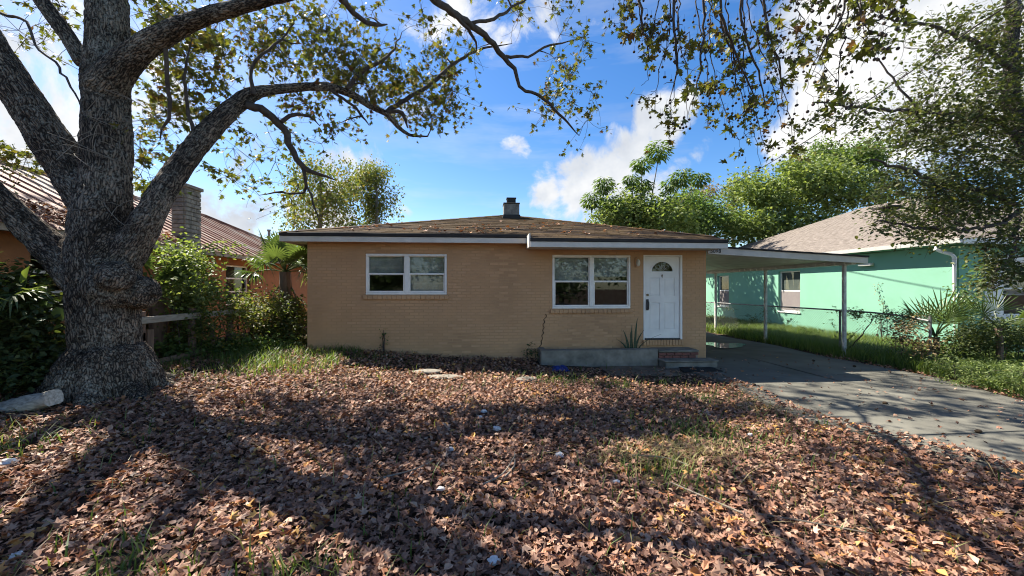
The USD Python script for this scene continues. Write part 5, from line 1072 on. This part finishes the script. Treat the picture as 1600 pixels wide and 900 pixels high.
def lit_density(x, y):
    p = np.where((x < drive_left(y) + .05), 1.0, np.where(x < drive_right(y) - .1, .014, .2)) * np.where(x > drive_right(y) + 1.0, .3, 1)
    p = np.where((x > drive_left(y) - .35) & (x < drive_left(y) + .3), .5, p)
    p = p * (1 - .8 * np.clip(green(x, y), 0, 1)); p = np.where((x > 2.4) & (x < 4.6) & (y > 7.2), .18, p)
    p = np.where((y > 7.0) & (x > -1.8) & (x < 2.4), p * (.3 + .7 * patches(x, y, 1.5, 6)), p)
    p = np.where(in_house(x, y) | ((x > 1.2) & (x < 5.15) & (y > 8.2)), 0, p); p = np.where((x < -5.7), p * .4, p)
    tc = W(168, 600, TD); p = np.where(np.hypot(x - tc[0], y - tc[1]) < .55, 0, p)
    return p
x, y = wedge(215000, 1.1, 9.6); keep = rl.random(len(x)) < lit_density(x, y) * np.clip(.55 + .9 * (patches(x, y, .9, 2) - .3), .3, 1); x, y = x[keep], y[keep]
n = len(x); z = np.maximum(h(x, y), np.where((x > drive_left(y)) & (x < drive_right(y)), DR_Z + .012, -9)); dr = (x > drive_left(y) + .2) & (x < drive_right(y))
z = z + np.where(dr, .012, .012 + .055 * rl.random(n) ** 1.3)
pos = np.stack([x, y, z], -1); size = .022 + .05 * rl.random(n) ** .8; R = frames(n, rl, 0, flat=.52)
flip = rl.random(n) < .4; R[flip] = R[flip] * [-1, 1, -1]
kinds = rl.choice(5, n, p=[.16, .22, .22, .2, .2]); near = np.argsort(np.hypot(pos[:, 0], pos[:, 1])); inv = (pos[:, 1] > 2.1) & (abs((pos[:, 0] - .075 * pos[:, 1]) / pos[:, 1]) < 1.25); single = set(near[inv[near]][:300].tolist())
mb = MB()
for k, b in enumerate((STAR, CURL, CURL2, CUP, SHARD)):
    sel = np.array([i for i in np.where(kinds == k)[0] if i not in single]); mb.add(*leaf_mesh(b, pos[sel], size[sel], R[sel]))
    for i in np.where(kinds == k)[0]:
        if i in single: obj('fallen_leaf', leaf_mesh(b, pos[i:i + 1], size[i:i + 1], R[i:i + 1]), M['litter'], lawn)
obj('leaf_litter', mb, M['litter'], kind='stuff', label='thick layer of brown fallen leaves over the front yard', cat='fallen leaves')
# leaves lying on roofs
def on_plane(n, fz, xr, yr, seed, cl):
    r = np.random.default_rng(seed); c = np.stack([r.uniform(*xr, cl), r.uniform(*yr, cl)], -1); k = r.integers(0, cl, n); p = c[k] + r.normal(0, 1, (n, 2)) * [.28, .16]; return np.c_[p, fz(p[:, 0], p[:, 1])], r
p, r = on_plane(240, lambda x, y: roof_z(y) + .025, (-3.2, 4.6), (8.9, 11.2), 5, 26)
l, rr = np.array([hip_x(max(t, YE)) for t in p[:, 1]]).T; p = p[(p[:, 0] > l + .1) & (p[:, 0] < rr - .1) & (p[:, 1] > YE + .05)]; p[:, 2] += .05 * r.random(len(p))
obj('roof_leaves', leaf_mesh(CURL, p, r.uniform(.06, .11, len(p)), frames(len(p), r, 0, flat=.7)), M['litter'], kind='stuff', label='dead leaves caught on the brown shingle roof', cat='fallen leaves')
p, r = on_plane(1500, lambda x, y: LEZ + (x - LEX) / (LRX - LEX) * (LRZ - LEZ) + .03, (-7.2, -6.95), (5.0, 10.2), 6, 16)
p = p[(p[:, 0] < LEX - .02)]; p[:, 2] += .07 * r.random(len(p)); obj('roof_leaves', leaf_mesh(CURL2, p, r.uniform(.06, .11, len(p)), frames(len(p), r, 0, flat=.6)), M['litter'], kind='stuff', label='dead leaves piled along the eave of the rusty metal roof', cat='fallen leaves')

def blades(x, y, z, hgt, w, rng, lean=.5):
    n = len(x); a = rng.uniform(0, 2 * np.pi, n); d = np.stack([np.cos(a), np.sin(a)], -1); hh = hgt * rng.uniform(.5, 1.3, n); ln = lean * hh * rng.uniform(.2, 1.4, n); ww = w * rng.uniform(.7, 1.3, n)
    sx, sy = -d[:, 1] * ww, d[:, 0] * ww; V = np.zeros((n, 5, 3))
    V[:, 0] = np.stack([x - sx, y - sy, z], -1); V[:, 1] = np.stack([x + sx, y + sy, z], -1)
    mx, my = x + d[:, 0] * ln * .3, y + d[:, 1] * ln * .3
    V[:, 2] = np.stack([mx - sx * .7, my - sy * .7, z + hh * .6], -1); V[:, 3] = np.stack([mx + sx * .7, my + sy * .7, z + hh * .6], -1); V[:, 4] = np.stack([x + d[:, 0] * ln, y + d[:, 1] * ln, z + hh], -1)
    f = np.array([(0, 1, 3), (0, 3, 2), (2, 3, 4)]); return V.reshape(-1, 3), (f[None] + (np.arange(n) * 5)[:, None, None]).reshape(-1, 3), np.repeat(TONE.random(n), 5)
x, y = wedge(90000, 1.2, 9.6); g = np.clip(green(x, y), 0, 1) + .02; keep = (rl.random(len(x)) < (g + .035) * .6 * (patches(x, y, 5, 8) > .42)) & ~in_house(x, y) & (x < drive_left(y) - .05); x, y = x[keep], y[keep]
obj('yard_grass', blades(x, y, h(x, y) + .005, .13, .0055, rl, .9), M['grass'], kind='stuff', label='thin green and straw grass tufts among the fallen leaves', cat='grass')
# left side verge grass
x, y = rl.uniform(-6.6, -2.6, 12000), 6.2 + 4.6 * rl.random(12000) ** .7; keep = (rl.random(12000) < .75 * sstep(6.0, 7.6, y - .35 * (x + 3.8).clip(0)) * (patches(x, y, 2.2, 4) > .40)) & ~in_house(x, y); x, y = x[keep], y[keep]
obj('verge_grass', blades(x, y, h(x, y), .17, .008, rl, .8), M['lush'], kind='stuff', label='patch of green grass and weeds left of the brick house', cat='grass')
x, y = rl.uniform(8.75, 13.0, 42000), 5.0 + 17 * rl.random(42000) ** 1.6; keep = (x > drive_right(y) + .15 + .25 * patches(x, y, 3, 3)) & ~((x > 11) & (y < 6.5)); x, y = x[keep], y[keep]
obj('side_grass', blades(x, y, h(x, y), .26, .009, rl, .7), M['lush'], kind='stuff', label='long green grass strip between the driveway and the mint house', cat='grass')
x, y = rl.uniform(8.2, 11.0, 5000), rl.uniform(4.6, 8.4, 5000); keep = x > drive_right(y) + .25; x, y = x[keep], y[keep]
obj('dry_grass', blades(x, y, h(x, y), .26, .007, rl, .8), M['grass'], kind='stuff', label='tall straw coloured grass at the right driveway edge', cat='grass')
pc = np.array([on_ground(1075, 712)[:2], on_ground(1010, 726)[:2], on_ground(1185, 640)[:2]])[rl.choice(3, 1100, p=[.5, .3, .2])] + rl.normal(0, 1, (1100, 2)) * [.34, .17]
obj('straw_patch', blades(pc[:, 0], pc[:, 1], h(pc[:, 0], pc[:, 1]) + .035, .055, .0035, rl, 3.2), M['straw'], kind='stuff', label='dry straw coloured grass patch among leaves at the right of the yard', cat='grass')
x, y = wedge(500, 2.2, 6.0); keep = (rl.random(500) < .5) & (x < drive_left(y) - .1); x, y = x[keep], y[keep]
obj('straw_stems', blades(x, y, h(x, y) + .05, .10, .003, rl, 4.0), M['straw'], kind='stuff', label='loose straw stems lying over the fallen leaves', cat='straw')
